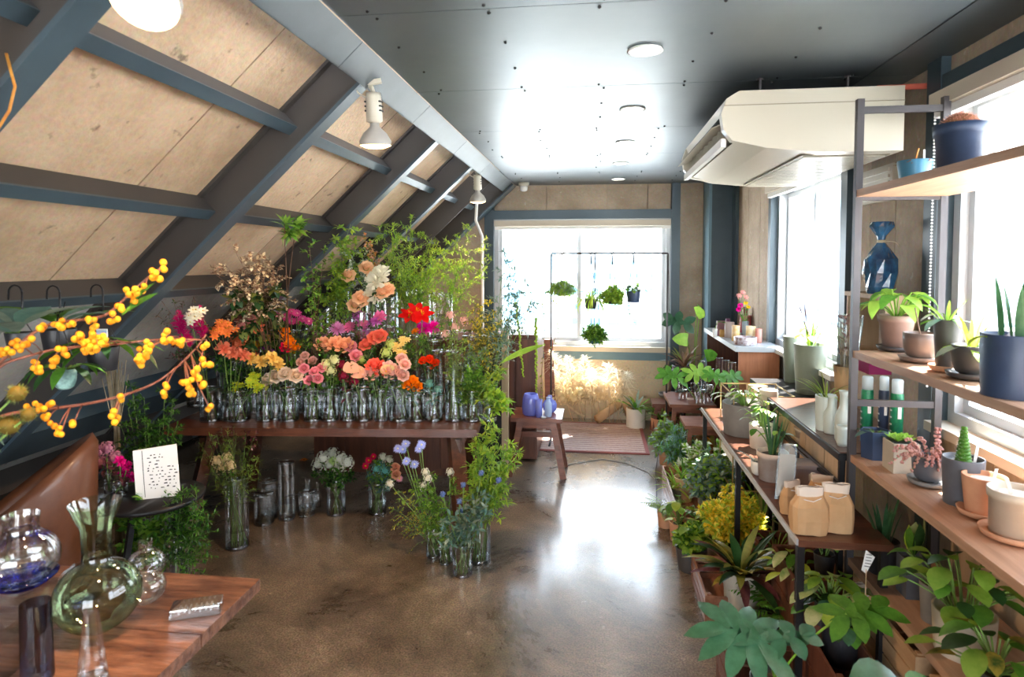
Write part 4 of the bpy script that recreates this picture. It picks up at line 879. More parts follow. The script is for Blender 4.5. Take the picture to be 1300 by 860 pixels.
def fgreens(vs, desc, tips, mats, **k):
    p, r, h = vs
    for i, q in enumerate(tips):
        a = 2.4 * i; tp = clear(q[0], q[1], p.y + U(-.08, .06))
        branch(('the ' if len(tips) == 1 else pos_word([x[:2] for x in tips], q[:2])) + desc, p + V((cos(a) * r * .5, sin(a) * r * .5, .012)), tp, mats=mats, group=desc, **k)
v = fvase(415, 439, 608, 655, 'floor vase holding the round white bouquet under the table')
stems(v, 'round white bouquet on the floor', [('cluster', (.9, .9, .82), GRN, 20, [(410, 582), (422, 577), (432, 583), (441, 588), (418, 590), (430, 592), (404, 590)]), ('pom', (.6, .72, .35), GRN, 12, [(423, 586)])], 6)
fgreens(v, 'leafy collar of the white floor bouquet', [(402, 600), (446, 602), (436, 604), (412, 603)], ('mid', 'dark', 'stem'), n_side=8, side_len=.07, n_leaf=6, ll=.022, lw=.012, start=.6)
v = fvase(468, 490, 612, 654, 'floor vase holding the small mixed bouquet under the table')
stems(v, 'small mixed floor bouquet', [('cluster', (.25, .55, .52), GRN, 15, [(483, 590), (489, 598), (478, 596)]), ('cluster', WH, GRN, 13, [(486, 581), (494, 584)]), ('rose', PCH, GRN, 11, [(502, 594), (503, 603)]), ('daisy', CRI, YEL, 9, [(468, 585), (474, 580), (464, 592)]), ('daisy', PNK, YEL, 9, [(507, 608)])], 6, 'blue')
fgreens(v, 'greens of the small mixed floor bouquet', [(470, 602), (498, 588), (478, 584), (496, 606)], ('mid', 'light', 'stem'), n_side=8, side_len=.06, n_leaf=6, ll=.018, lw=.009, start=.55)
vA = fvase(541, 560, 671, 709, 'short clear vase at the back of the floor cluster by the table leg')
vB = fvase(557, 575, 688, 717, 'low clear vase in the middle of the floor cluster')
vC = fvase(594, 623, 622, 716, 'tallest clear cylinder vase of the floor cluster', .75)
vD = fvase(575, 600, 690, 733, 'front clear vase of the floor cluster with crossed stems', .8)
stems(vA, 'sky blue scabious above the floor cluster', [('daisy', BLU, WH, 12, [(515, 564), (505, 570), (511, 571), (532, 570), (516, 586), (526, 590), (535, 565)])], 3, 'light')
stems(vB, 'white delphinium spikes in the floor cluster', [('cluster', WH, BLU, 13, [(540, 600), (543, 608), (536, 618), (495, 615), (571, 600)])], 5, 'light')
stems(vD, 'steel blue globe thistles in the front vase', [('ball', (.16, .22, .40), BLU, 9, [(588, 616), (611, 601), (583, 637), (562, 628), (585, 650), (633, 610)])], 5, 'blue')
fgreens(vA, 'fine yellow dill clouds beside the floor cluster', [(505, 622), (498, 645), (520, 632), (505, 665), (525, 650)], ('yellow', 'light', 'stem'), n_side=14, side_len=.10, n_leaf=7, ll=.010, lw=.004, start=.35)
fgreens(vB, 'soft green sprigs rising from the low floor vase', [(545, 620), (552, 635), (535, 640), (562, 645), (548, 600), (572, 605), (527, 608)], ('light', 'mid', 'stem'), n_side=11, side_len=.09, n_leaf=8, ll=.02, lw=.006, start=.3)
fgreens(vD, 'blue-green thistle foliage in the front vase', [(575, 655), (590, 645), (602, 640), (612, 628), (560, 660), (620, 645)], ('blue', 'grey', 'stem'), n_side=8, side_len=.07, n_leaf=6, ll=.032, lw=.012, start=.35)
fgreens(vC, 'bright leafy willow stems in the tallest floor vase', [(615, 545), (625, 530), (636, 545), (645, 562), (620, 570), (655, 570), (605, 560), (632, 590), (640, 600), (608, 590), (650, 585)], ('light', 'lime', 'stem'), n_side=12, side_len=.11, n_leaf=9, ll=.034, lw=.009, start=.35)
v = fvase(287, 316, 603, 698, 'tall clear vase of meadow grass by the table leg', .25)
fgreens(v, 'meadow grasses fanning from the tall floor vase', [(252, 562), (262, 555), (275, 552), (288, 548), (300, 550), (312, 556), (322, 565), (330, 580), (258, 580), (270, 575), (285, 570), (305, 575), (318, 590), (268, 595), (295, 560)], ('olive', 'light', 'stem'), n_side=9, side_len=.09, n_leaf=5, ll=.022, lw=.003, start=.4, r=.0016)
stems(v, 'cream yarrow heads in the meadow grass', [('cluster', (.80, .70, .48), CRM, 17, [(275, 586), (288, 582), (292, 592), (281, 594)])], 3)
fgreens(v, 'wine coloured seed heads over the meadow grass', [(262, 545), (280, 542), (297, 540), (312, 546), (325, 550)], ('purple', 'purple', 'stem'), n_side=8, side_len=.03, n_leaf=5, ll=.012, lw=.006, start=.8, r=.0012)
fvase(323, 348, 628, 667, 'short empty cylinder at the front of the glass group', .3); fvase(330, 352, 610, 661, 'tall empty cylinder behind the short one', .3)
fvase(354, 375, 585, 661, 'tallest empty cylinder of the glass group', .3); fvase(379, 400, 626, 656, 'low empty glass tumbler in the glass group', .4); fvase(338, 357, 618, 650, 'empty cylinder half hidden behind the tallest one', 0)
p = at(404, 644, Z=0); s = mpp(p); lathe_thing('glass_bottle', 'tiny slim glass bottle at the end of the glass group', 'bottle', p, [(.018, 0), (.019, .1), (.012, .12), (.009, .16), (.013, .165)], M['glass'])
p = at(391, 648, Z=0); lathe_thing('glass_bottle', 'clear bottle vase with long neck behind the tumbler', 'bottle', p, [(.035, 0), (.04, .05), (.02, .1), (.014, .17), (.018, .2)], M['glass'])
p = at(386, 586, Z=0); t = thing('dropped_flower', 'small dried orange flower lying on the floor', 'flower', (p.x, p.y, .012)); put('bloom', bmesh_of('daisy', ORG, BRN), t, (0, 0, 0), (.035, .035, .035))

# ------------------------------------------------------------------ left: low dark table with a sign, armchair, greens
q = at(185, 634, Z=.58); t = thing('side_table', 'small round black side table carrying a white sign', 'table', (q.x, q.y + .05, 0))
b = MB(); b.lathe([(.0001, .56), (.2, .56), (.205, .57), (.2, .58), (.0001, .58)], 32); b.build('top', M['black'], t, True)
for i in range(3):
    a = 2.1 * i; b = MB(); b.bar((.08 * cos(a), .08 * sin(a), .56), (.17 * cos(a), .17 * sin(a), 0), .022, .022); b.build('leg', M['black'], t)
tx_, ty_ = q.x, q.y
t = thing('display_sign', 'white printed card on a black stand on the side table', 'sign', (tx_ + .045, ty_ + .02, .58), rz=.45)
b = MB(); b.hexa([(-.085, 0, 0), (.085, 0, 0), (.085, .008, 0), (-.085, .008, 0), (-.105, .05, .2), (.065, .05, .215), (.065, .058, .215), (-.105, .058, .2)]); b.build('card', M['white'], t)
b = MB()
def cpt(u, v, d=-.0015): return V((-.085 + u * .17 - .02 * v, .05 * v + d, v * .205))
for k in range(11):
    v_ = .2 + .066 * k; u = .28 + U(0, .1)
    while u < .92:
        L = U(.02, .09); j = U(-.015, .015); b.quad(cpt(u, v_ + j), cpt(u + L, v_ + j), cpt(u + L * .9, v_ + U(.012, .032) + j), cpt(u + .01, v_ + .02 + j)); u += L + U(.02, .14)
b.quad(cpt(.2, .04), cpt(.212, .04), cpt(.212, .97), cpt(.2, .97)); b.build('print', M['dark'], t, kind='stuff')
b = MB(); b.bar((0, .06, .0), (0, .12, .0), .12, .01); b.bar((0, .055, .1), (0, .12, 0), .02, .01); b.build('easel_back', M['black'], t)
for i, (px, py, r, h) in enumerate(((138, 626, .018, .09), (153, 628, .03, .06))):
    p = at(px, py, Z=.58); vase(p, r, h, ['slim glass tube vase on the side table', 'round little glass vase on the side table'][i], .6)
    stems((p, r, h), ['dusty pink hydrangea sprig on the side table', 'deep magenta blossoms on the side table'][i], [[('cluster', (.55, .28, .38), (.6, .5, .3), 22, [(122, 575), (135, 570), (128, 590), (145, 582)])], [('carnation', (.62, .02, .26), HOT, 13, [(161, 592), (170, 606), (158, 601), (152, 586)])]][i], 3, 'purple')
t = thing('leather_armchair', 'tan leather tub chair in the shade behind the glassware', 'armchair', (-2.3, 2.2, 0), rz=-1.0)
lm = mat('tan_leather', (.085, .028, .011), .45, col2=(.14, .05, .02), sc=6, bump=.15, coat=.2)
b = MB(); n = 18
for ring, (r, z) in enumerate(((.25, .22), (.28, .5), (.29, .84), (.27, .88), (.24, .84), (.23, .5), (.22, .3))):
    for k in range(n + 1):
        a = pi * (-.15 + 1.3 * k / n); zz = z - (.22 * (1 - sin(a)) if z > .6 else 0); b.v.append((r * cos(a), r * sin(a), zz))
for j in range(6):
    for k in range(n): a = j * (n + 1) + k; b.f.append((a, a + 1, a + n + 2, a + n + 1)); b.m.append(0)
b.build('shell', lm, t, True)
b = MB(); b.lathe([(.0001, .22), (.24, .22), (.26, .28), (.25, .38), (.2, .41), (.0001, .415)], 28); b.build('seat_cushion', lm, t, True)
for i in range(4):
    a = pi / 4 + pi / 2 * i; b = MB(); b.bar((.2 * cos(a), .2 * sin(a), .22), (.24 * cos(a), .24 * sin(a), 0), .03, .03); b.build('leg', W['cab'], t)
v = fvase(214, 243, 672, 800, 'clear vase of drooping ferny greens behind the foreground table', .5); v2 = fvase(186, 208, 690, 795, 'shorter clear vase of leafy green sprigs behind the round flask', .5)
fgreens(v, 'feathery fern greens in the vase behind the foreground table', [(220, 632), (240, 636), (258, 645), (250, 628), (232, 622), (265, 655), (205, 630), (243, 650)], ('mid', 'dark', 'stem'), n_side=16, side_len=.12, n_leaf=14, ll=.02, lw=.005, start=.4)
fgreens(v2, 'fresh leafy sprigs in the shorter vase', [(165, 640), (180, 630), (150, 645), (195, 640), (175, 655), (140, 640), (205, 652), (158, 660)], ('light', 'mid', 'stem'), n_side=9, side_len=.09, n_leaf=7, ll=.032, lw=.018, start=.4)
p = V((-2.2, 2.86, 0)); t = thing('potted_shrub', 'upright dark green shrub in a tall black planter under the slope', 'potted plant', p); pot(t, .12, .35, PM['black'], taper=.8)
b = MB()
for i in range(14):
    a = 2.4 * i; u = sqrt(i / 14); spray(b, (cos(a) * .04, sin(a) * .04, .3), (cos(a) * .17 * u, sin(a) * .13 * u, U(.75, 1.05)), 15, .07, 9, .022, .008, (0, 1, 2), sag=.05, start=.15)
b.build('foliage', [G['mid'], G['dark'], G['stem']], t, True, kind='stuff')
p = at(150, 600, Y=2.9); t = thing('dried_bundle', 'bundle of dried straw-coloured stems standing beside the dark shrub', 'dried flowers', (p.x, p.y, 0)); b = MB()
for i in range(26):
    a = U(0, 6.3); r = U(0, .05); b.tube([(cos(a) * r * .6, sin(a) * r * .6, 0), (cos(a) * r * .3, sin(a) * r * .3, .75), (cos(a) * r * 1.5, sin(a) * r * 1.5, U(1.0, 1.12))], .0025, 3, 0)
b.build('stems', G['straw'], t, True, kind='stuff')
# things hanging from the lowest purlin on black hooks
def hook(px, py, label):
    p = clear(px, py, 2.5, .09); t = thing('hook', label, 'hook', p); b = MB(); b.tube([V((-.012 + .022 * cos(a), 0, .022 * sin(a))) for a in [pi * k / 8 for k in range(9)]] + [V((-.034, 0, -.02))], .003, 6); b.tube([(.01, 0, 0), (.01, 0, -.06), (0, 0, -.07), (-.008, 0, -.062)], .003, 6); b.build('hook_wire', M['black'], t, True); return p
h1 = hook(24, 372, 'black hook over the staghorn fern at the frame edge'); h2 = hook(72, 372, 'black hook between the staghorn leaves'); h3 = hook(127, 370, 'black hook holding the hanging black pot')
def hanging(label, hk, px, py, wpx, hpx, pm, name='hanging_pot', kind='round'):
    p = at(px, py, Y=hk.y - .05); s = mpp(p); r = wpx * s / 2; h = hpx * s; t = thing(name, label, 'hanging plant', p); z = pot(t, r, h, pm, kind)
    b = MB()
    for a in (.5, 2.6, 4.7): b.tube([(cos(a) * r, sin(a) * r, h * .97), (0, 0, h + .04), tuple(hk - p + V((0, 0, -.055)))] if False else [(cos(a) * r, sin(a) * r, h * .97), tuple(hk - p + V((0, 0, -.06)))], .0014, 4)
    b.build('hanger', M['black'], t, True); return t, z, r
t, z, r = hanging('black pot with long dark leaves hanging from the purlin', h3, 131, 470, 38, 30, PM['black'])
leafy(t, z, 12, .05, .17, .035, ['dark', 'mid'], 'lance', (.4, 1.1), .9)
b = MB(); b.box(-.018, .018, -.002, .002, .09, .13); b.box(-.02, .02, -.001, .0005, .085, .135, 1); b.build('tag', [M['paleblue'], M['white']], t)
t, z, r = hanging('round pot with turquoise swirls hanging under the purlin', h2, 83, 494, 26, 26, mat('swirl_glaze', (.02, .06, .07), .3, col2=(.45, .75, .68), sc=18), kind='bowl')
leafy(t, z, 12, .04, .10, .03, ['mid', 'dark'], 'lance', (.3, 1.2), 1.0)
t, z, r = hanging('large grey-green staghorn fern on the leftmost hook'.replace('leftmost hook', 'outermost hook'), h1, 24, 440, 30, 18, PM['black'], 'staghorn_fern')
for i in range(9): leaf_big(t, V((0, 0, z)), -pi / 2 + (i - 4) * .55, U(.2, 1.2), .03, U(.12, .2), .07, 'grey' if i % 2 else 'blue', 'oval', .35, petbend=-.2, lobes=0)
h4 = clear(96, 372, 2.5, .1)
t = thing('strap_fern', 'broad strap fern leaves arching along the purlin', 'hanging plant', at(75, 445, Y=h2.y + .08)); z = pot(t, .05, .07, PM['black'])
for i in range(9): leaf_big(t, V((0, 0, z)), -.9 + i * .75, U(.7, 1.3), .05, U(.16, .24), .055, 'blue' if i % 2 else 'mid', 'oval', .5, petbend=-.1)
b = MB(); b.tube([(0, 0, .07), tuple(h2 + V((0, .03, -.03)) - t.location)], .0016, 4); b.build('hanger', M['black'], t)

# ------------------------------------------------------------------ foreground table with glassware
t = thing('plank_table', 'worn reddish plank table in the near corner with glassware', 'table', (-1.55, 1.1, 0))
xs_ = [-2.25, -1.92, -1.58, -1.25, -.915]; zt = .72
ys_ = [.55, .81, 1.08, 1.34, 1.605]
for i in range(4):
    b = MB(); b.box(-2.3 + 1.55, -.915 + 1.55, ys_[i] - 1.1 + .0015, ys_[i + 1] - 1.1 - .0015, zt - .032, zt); o = b.build('plank', W['table'] if False else M.setdefault('oldx', wood('worn_red_plank', (.06, .022, .014), (.27, .13, .08), .28, (1.6, 8, 8), 4, .5, .3)), t)
for x in (-.08, -1.1):
    for y_ in (-.38, .32):
        b = MB(); b.bar((x + .48, y_, zt - .03), (x + .53, y_ * 1.1, 0), .06, .07); b.build('leg', W['old'], t)
b = MB(); b.box(.32, .40, -.42, .38, zt - .075, zt - .032); b.build('batten', W['old'], t)
Z = .72
def G_(px, py): return at(px, py, Z=Z)
p = G_(250, 778); t = thing('crystal_block', 'clear rectangular crystal block on the plank table', 'glass block', p, rz=.42); b = MB()
b.box(-.058, .058, -.028, .028, 0, .026); o = b.build('block', M['crystal'], t); md = o.modifiers.new('bevel', 'BEVEL'); md.width = .003; md.segments = 2
b = MB()
for k in range(7): b.box(-.04 + k * .012, -.036 + k * .012, -.015 + .006 * (k % 2), .012, .008, .018)
b.build('inner_marks', M['white'], t)
def carafe(label, px, py, rpx, m, neck=None, name='glass_flask', cat='vase', flat=.9):
    p = G_(px, py); s = mpp(p); r = rpx * s; p += V((p.x, p.y, 0)).normalized() * r * .55; s = mpp(p); r = rpx * s
    pf = [(r * .35, .002)] + [(r * sin(a), r * flat - r * flat * cos(a)) for a in [.4 + .22 * k for k in range(11)]]
    if neck: nr, nh, fr = neck; top = pf[-1][1]; pf = [q for q in pf if q[1] < r * flat * 1.75 or q[0] > nr * r]; pf += [(nr * r * 1.05, r * flat * 1.95), (nr * r, r * flat * 2.2), (nr * r * 1.05, r * flat * 2.2 + nh * r * .5), (fr * r, r * flat * 2.2 + nh * r)]
    t = thing(name, label, cat, p); b = MB(); b.lathe(pf, 36); b.build('vessel', m, t, True); return t
carafe('green glass round carafe with a wide flared neck', 126, 812, 51, M['greenglass'], (.33, 1.3, .6), 'glass_carafe')
carafe('small clear round flask beside the green carafe', 186, 772, 24, M['glass'], (.35, .3, .38))
carafe('small clear round flask behind the other one', 186, 742, 23, M['glass'], (.35, .3, .38))
t = carafe('large clear globe vase with a cobalt blue base', 32, 812, 42, M['glass'], (.45, .25, .5)); t.location.z += .11
b = MB(); r = .055; b.lathe([(.032, -.0), (.05, .006), (.07, .022), (.072, .026), (.02, .012), (.0001, .01)], 30); b.build('cobalt_base', M['blueglass'], t, True)
bx = G_(20, 815); t2 = thing('acrylic_riser', 'clear acrylic block under the cobalt-based globe', 'riser', (t.location.x, t.location.y, Z)); b = MB(); b.box(-.05, .05, -.05, .05, 0, .1085); b.build('block', M['acryl'], t2)
t = carafe('tall clear teardrop vase behind the cobalt-based globe', 30, 760, 30, M['glass'], (.5, 1.6, .35)); 
def cyl(label, px, py, rb, rt, h, m, name='glass_vase', z=Z):
    p = at(px, py, Z=z); t = thing(name, label, 'vase', p); b = MB(); b.lathe([(.0001, .004), (rb * .97, .0), (rb, .006), ((rb + rt) / 2, h * .5), (rt, h)], 30); b.build('vessel', m, t, True)
    b = MB(); b.lathe([(.0001, .0035), (rb * .9, .004), (rb * .9, .014), (.0001, .016)], 24); b.build('thick_base', M['base'], t, True); return t
cyl('tall dark smoky glass vase at the near edge', 48, 862, .030, .028, .165, M['smoke'])
cyl('narrow clear cone vase in front of the green carafe', 118, 868, .03, .014, .155, M['glass'])
p = G_(105, 760); t = thing('acrylic_box', 'small clear acrylic box behind the green carafe', 'box', p, rz=.2); b = MB(); b.box(-.035, .035, -.03, .03, 0, .08); b.build('box', M['acryl'], t)
p = G_(-5, 850); t = thing('acrylic_box', 'larger clear acrylic box at the frame edge by the smoky vase', 'box', p, rz=.1); b = MB(); b.box(-.06, .05, -.05, .05, 0, .11); b.build('box', M['acryl'], t)

# ------------------------------------------------------------------ berry branches close to the camera, in a vase just outside the frame
berry = MB(); berry.ball((0, 0, 0), 1, 10, 7); fb = [fl((.92, .44, .02), .15), fl((.88, .33, .015), .15)]; BM = [None, None]
BM[0] = berry.mesh('berry', fb[0]); BM[1] = berry.mesh('berry', fb[1])
lathe_thing('glass_vase', 'vase of the orange berry branches just beyond the frame edge', 'vase', (-1.5, 1.05, Z), [(.05, 0), (.055, .02), (.05, .2), (.056, .24)], M['glass'])
def berries(label, pts, cl, Y=1.22, leaves=()):
    q = [V((-1.5, 1.05, Z + .02)), V((-1.5, 1.06, Z + .24))] + [at(x, y, Y=Y + .02 * i) for i, (x, y) in enumerate(pts)]
    t = thing('berry_branch', label, 'branch', q[0]); b = MB(); L = []
    for i in range(1, len(q) - 1): L += bez((q[i - 1] + q[i]) / 2, q[i], (q[i] + q[i + 1]) / 2, 4)
    L = [q[0]] + L + [q[-1]]; b.tube([x - q[0] for x in L], [.005 - .003 * i / len(L) for i in range(len(L))], 6); b.build('twig', G['bark'], t, True)
    for (x, y, n, sp) in cl:
        c_ = at(x, y, Y=Y + .01); k_ = min(L, key=lambda a: (a - c_).length); b = MB(); b.tube([k_ - q[0], (k_ + c_) / 2 - q[0] + V((0, 0, .004)), c_ - q[0]], [.0018, .0014, .001], 4); b.build('twig', G['bark'], t, True)
        for k in range(n):
            p = at(x + U(-sp, sp), y + U(-sp, sp), Y=Y + U(-.012, .03)); r = U(.0058, .0074)
            put('berry', BM[k % 2], t, p - q[0], (r, r, r * 1.05))
    for (x, y, a, e, L_, m) in leaves:
        b = MB(); p = at(x, y, Y=Y) - q[0]; b.leaf(p, V((cos(a), U(-.3, .3), sin(a))), V((0, -.7, .7)), L_, L_ * .22, e, 5, .2); b.build('leaf', G[m], t, True)
berries('berry branch curving highest, tip pointing up the slope', [(-60, 520), (20, 440), (62, 408), (128, 406), (150, 388), (180, 358), (212, 334)], [(57, 417, 5, 7), (76, 413, 5, 8), (88, 413, 3, 5), (115, 408, 3, 5), (143, 405, 4, 7), (150, 390, 3, 5), (166, 374, 6, 8), (184, 366, 2, 4), (200, 348, 5, 7), (208, 338, 4, 5), (172, 383, 2, 3)], leaves=((155, 400, .75, .4, .085, 'mid'), (165, 388, .95, .5, .07, 'mid')))
berries('long middle berry branch reaching over to the flowers', [(-60, 520), (0, 462), (30, 454), (77, 441), (130, 440), (202, 430), (262, 432)], [(8, 450, 8, 11), (24, 440, 6, 9), (38, 434, 3, 5), (45, 465, 6, 8), (66, 460, 5, 7), (78, 449, 5, 7), (100, 431, 6, 7), (112, 440, 7, 9), (122, 425, 10, 12), (130, 436, 4, 6), (118, 447, 4, 5), (183, 447, 6, 7), (180, 461, 7, 8), (192, 440, 5, 7), (214, 428, 7, 8), (228, 437, 5, 6), (262, 440, 2, 4), (252, 470, 1, 2)])
berries('lower berry branch rising towards the table corner', [(-60, 560), (0, 526), (60, 520), (120, 512), (165, 500), (205, 484), (245, 448), (262, 425)], [(32, 520, 4, 5), (48, 520, 6, 8), (60, 533, 5, 6), (72, 546, 4, 5), (77, 553, 2, 3), (94, 538, 2, 2), (64, 514, 2, 2), (155, 506, 2, 3), (144, 525, 3, 4), (147, 534, 3, 4), (211, 490, 2, 3), (206, 501, 3, 4), (236, 485, 6, 6), (248, 478, 4, 5), (242, 498, 5, 6), (258, 489, 3, 3), (262, 460, 4, 6), (266, 518, 2, 2)])
t = thing('twig', 'bare orange twig tip at the top of the frame edge', 'twig', (-1.5, 1.03, Z + .02)); b = MB(); q = [V((-1.5, 1.03, Z + .02)), V((-1.5, 1.05, 1.2)), at(-25, 200, Y=1.2), at(12, 140, Y=1.2), at(19, 110, Y=1.2), at(8, 68, Y=1.2)]; b.tube([x - q[0] for x in q], .003, 6); b.build('stem', G['orange'], t, True)
for i, (x, y, r) in enumerate(((22, 500, .022), (12, 540, .026), (36, 527, .018))):
    cut_flower('ball', (.16, .12, .04), 'olive', at(x, y, Y=1.12), V((-1.5 + .01 * i, 1.06, Z + .02)), r, ['brown banksia-like head above the acrylic boxes, upper', 'largest brown fuzzy head at the frame edge', 'small brown fuzzy head beside the largest one'][i], 'brown fuzzy heads among the berries', leaves=4, lg='blue')
# ------------------------------------------------------------------ metal rack with wooden shelves by the window
t = thing('shelf_rack', 'brown metal rack with three wooden shelves in front of the window', 'shelf rack', (1.1, 1.7, 0))
XA, XB2, Y0, Y1 = .955, 1.245, .95, 2.47
for x in (XA, XB2):
    for y in (Y0, Y1):
        b = MB(); b.box(x - 1.1 - .012, x - 1.1 + .012, y - 1.7 - .012, y - 1.7 + .012, 0, 2.19); b.build('post', M['rackm'], t)
for z in (2.15, 1.835, 1.075, .855, .465, .12):
    for y in (Y0, Y1):
        b = MB(); b.box(XA - 1.1, XB2 - 1.1, y - 1.7 - .008, y - 1.7 + .008, z - .012, z + .012); b.build('crossbar', M['rackm'], t)
for z in (1.835, 1.245, .855, .465):
    b = MB(); b.box(XA - 1.1 - .008, XB2 - 1.1 + .01, Y0 - 1.7 + .01, Y1 - 1.7 + .0, z, z + .026); b.build('shelf_board', W['plank'], t)
ST, SM, SL, SB = 1.861, 1.271, .881, .491
def P_(*a, **k): return potted(*a, **k)
# top shelf
t, z, r, s = P_('big navy pot with a round reddish cactus on the top shelf', 1218, 205, ST, 58, 66, PM['navy'], 'rim', .78, X=1.10)
b = MB(); b.ball((0, 0, z + .006), r * .78, 20, 10, 0, .8); b.build('cactus_body', mat('red_cactus', (.20, .10, .03), .8, col2=(.45, .16, .10), sc=70, bump=.5), t, True)
b = MB()
for i in range(260):
    a = 2.4 * i; e = i / 260 * pi * .5; o = V((cos(a) * cos(e), sin(a) * cos(e), sin(e) * .8)); c = o * r * .78 + V((0, 0, z + .006)); b.tube([c, c + o * .008], [.0008, .0002], 3, 0, cap=False)
b.build('spines', fl((.75, .35, .25), 0), t, kind='stuff')
t, z, r, s = P_('small sky blue pot of dry leaf litter on the top shelf', 1161, 222, ST, 40, 36, PM['blue'], 'round', .72, X=1.13)
b = MB()
for i in range(90): b.leaf((U(-r, r) * .8, U(-r, r) * .8, z), (U(-1, 1), U(-1, 1), U(0, .8)), (U(-1, 1), U(-1, 1), 1), U(.015, .03), .01, .5, 2, .2, 0)
b.build('dry_litter', G['brown'], t, kind='stuff'); b = MB(); b.tube([(.0, 0, z), (.008, 0, z + .04), (.012, 0, z + .055)], .003, 5); b.build('twig', G['orange'], t); b = MB(); b.box(.028, .034, -.001, .001, z - .01, z + .05); b.build('plant_label', M['white'], t)
# middle shelf
t, z, r, s = P_('pinkish-brown pot with glossy arrow leaves on the middle shelf', 1137, 448, SM, 42, 42, PM['pinkbrown'], 'rim', .7, saucer=M['rackm'])
leafy(t, z, 16, .12, .10, .055, ['light', 'mid', 'light'], 'heart', (.6, 1.35), 1.3, stemc='light')
t, z, r, s = P_('low dark bronze bowl pot beside the arrow-leaf plant', 1168, 462, SM, 40, 33, PM['bronze'], 'bowl', soil='gravel', saucer=PM['bronze'])
b = MB(); b.tube([(0, 0, z), (-.01, 0, z + .04), (-.02, 0, z + .09)], .002, 5); b.build('twig', G['twig'], t)
t, z, r, s = P_('tall tapered brown pot with bluish fern on the middle shelf', 1201, 474, SM, 32, 62, PM['charcoal'], 'round', .72, saucer=PM['terracotta'])
leafy(t, z, 7, .03, .07, .025, ['blue', 'mid'], 'oval', (.5, 1.3), .8); blades(t, z, 5, .09, .012, 'light', (1.0, 1.4), .5)
t, z, r, s = P_('dark bowl pot with pale orchid leaves on the middle shelf', 1232, 484, SM, 44, 38, PM['charcoal'], 'bowl', saucer=PM['charcoal'])
leafy(t, z, 6, .01, .085, .035, ['grey', 'light', 'mid'], 'oval', (.3, 1.0), .9); blades(t, z, 5, .10, .014, 'lime', (1.1, 1.5), .3)
t, z, r, s = P_('large navy pot with tall snake plant on the middle shelf', 1287, 508, SM, 76, 80, PM['navy'], 'round', .93)
blades(t, z, 10, .20, .020, 'snake', (1.4, 1.54), .05, r0=.05)
leafy(t, z, 5, .05, .06, .035, ['lime', 'grey'], 'oval', (-.2, .6), 1.2, r0=.04)
# lower shelf
t, z, r, s = P_('navy hexagonal pot with a small broad-leaved plant on the lower shelf', 1110, 585, SL, 36, 36, PM['navy'], 'hex', .9)
leafy(t, z, 6, .015, .075, .03, ['dark', 'blue'], 'oval', (.2, .9), .7)
t, z, r, s = P_('cream cube pot of green succulents on the lower shelf', 1143, 602, SL, 44, 38, PM['beige'], 'square', 1.0)
def rosette(t, z, r, m, n=24, c=(0, 0)):
    b = MB()
    for i in range(n):
        a = 2.4 * i; e = .25 + 1.1 * (1 - i / n) if False else .15 + 1.2 * i / n; o = V((cos(a), sin(a), 0)); b.leaf(V((c[0], c[1], z)) + o * .003, o * cos(e) + V((0, 0, sin(e))), V((0, 0, 1)), r * (1.05 - .5 * i / n), r * .42, -.5, 3, .35)
    b.build('rosette', G[m], t, True)
b = MB(); b.lathe([(r * .86, z - .01), (r * .86, z + .012), (r * .8, z + .012), (.0001, z + .01)], 4); o = b.build('inner_pot', PM['black'], t); o.rotation_euler.z = pi / 4
for c in ((-.018, -.014), (.016, -.012), (.0, .016), (.02, .02), (-.02, .018)): rosette(t, z + .012, .03, 'light', 16, c)
t, z, r, s = P_('round grey pot spilling pink sedum on the lower shelf', 1178, 620, SL, 38, 33, PM['slate'], 'bowl', saucer=PM['grey'])
b = MB()
for k in range(26):
    a = U(0, 6.3); L = U(.03, .09); q = V((cos(a) * r * .5, sin(a) * r * .5, z)); e = q + V((cos(a) * L * .7 - .02, sin(a) * L * .7, U(-.03, .06))); pts = bez(q, (q + e) / 2 + V((0, 0, .04)), e, 8); b.tube(pts, .001, 3, 1)
    for w_ in pts:
        for _ in range(3): b.ball(w_ + V((U(-.004, .004), U(-.004, .004), U(-.004, .004))), U(.003, .005), 5, 3)
pts = [V((r * .5, 0, z + .012 * k)) for k in range(9)]
for w_ in pts:
    for _ in range(5): b.ball(w_ + V((U(-.006, .006), U(-.006, .006), 0)), .005, 5, 3)
b.build('sedum', [G['pinkish'], G['stem']], t, True, kind='stuff')
t, z, r, s = P_('tall dark grey pot with a small columnar cactus on the lower shelf', 1221, 645, SL, 47, 60, PM['slate'], 'round', .88, soil='gravel', saucer=None)
b = MB()
for k in range(10): b.lathe([(.0001, 0), (.022 - .0014 * k, .003), (.0205 - .0014 * k, .011), (.0001, .012)], 9, c=(0, 0, z + .0105 * k))
b.build('cactus_column', G['mid'], t, True)
b = MB()
for i in range(120): a = 2.4 * i; q = V((cos(a) * (.021 - .012 * i / 120), sin(a) * (.021 - .012 * i / 120), z + .105 * i / 120)); b.tube([q, q * 1.0 + V((cos(a) * .007, sin(a) * .007, .002))], [.0006, .0001], 3)
b.build('spines', fl((.8, .8, .7), 0), t, kind='stuff')
def label_stick(t, z, x=.02, y=0, m='white', h=.05, tilt=.01, w_=.004): b = MB(); b.hexa([(x - w_, y - .001, z - .02), (x + w_, y - .001, z - .02), (x + w_, y + .001, z - .02), (x - w_, y + .001, z - .02), (x - w_ + tilt, y - .001, z + h), (x + w_ + tilt, y - .001, z + h), (x + w_ + tilt, y + .001, z + h), (x - w_ + tilt, y + .001, z + h)]); b.build('plant_label', M[m] if m in M else m, t)
label_stick(t, z, .028)
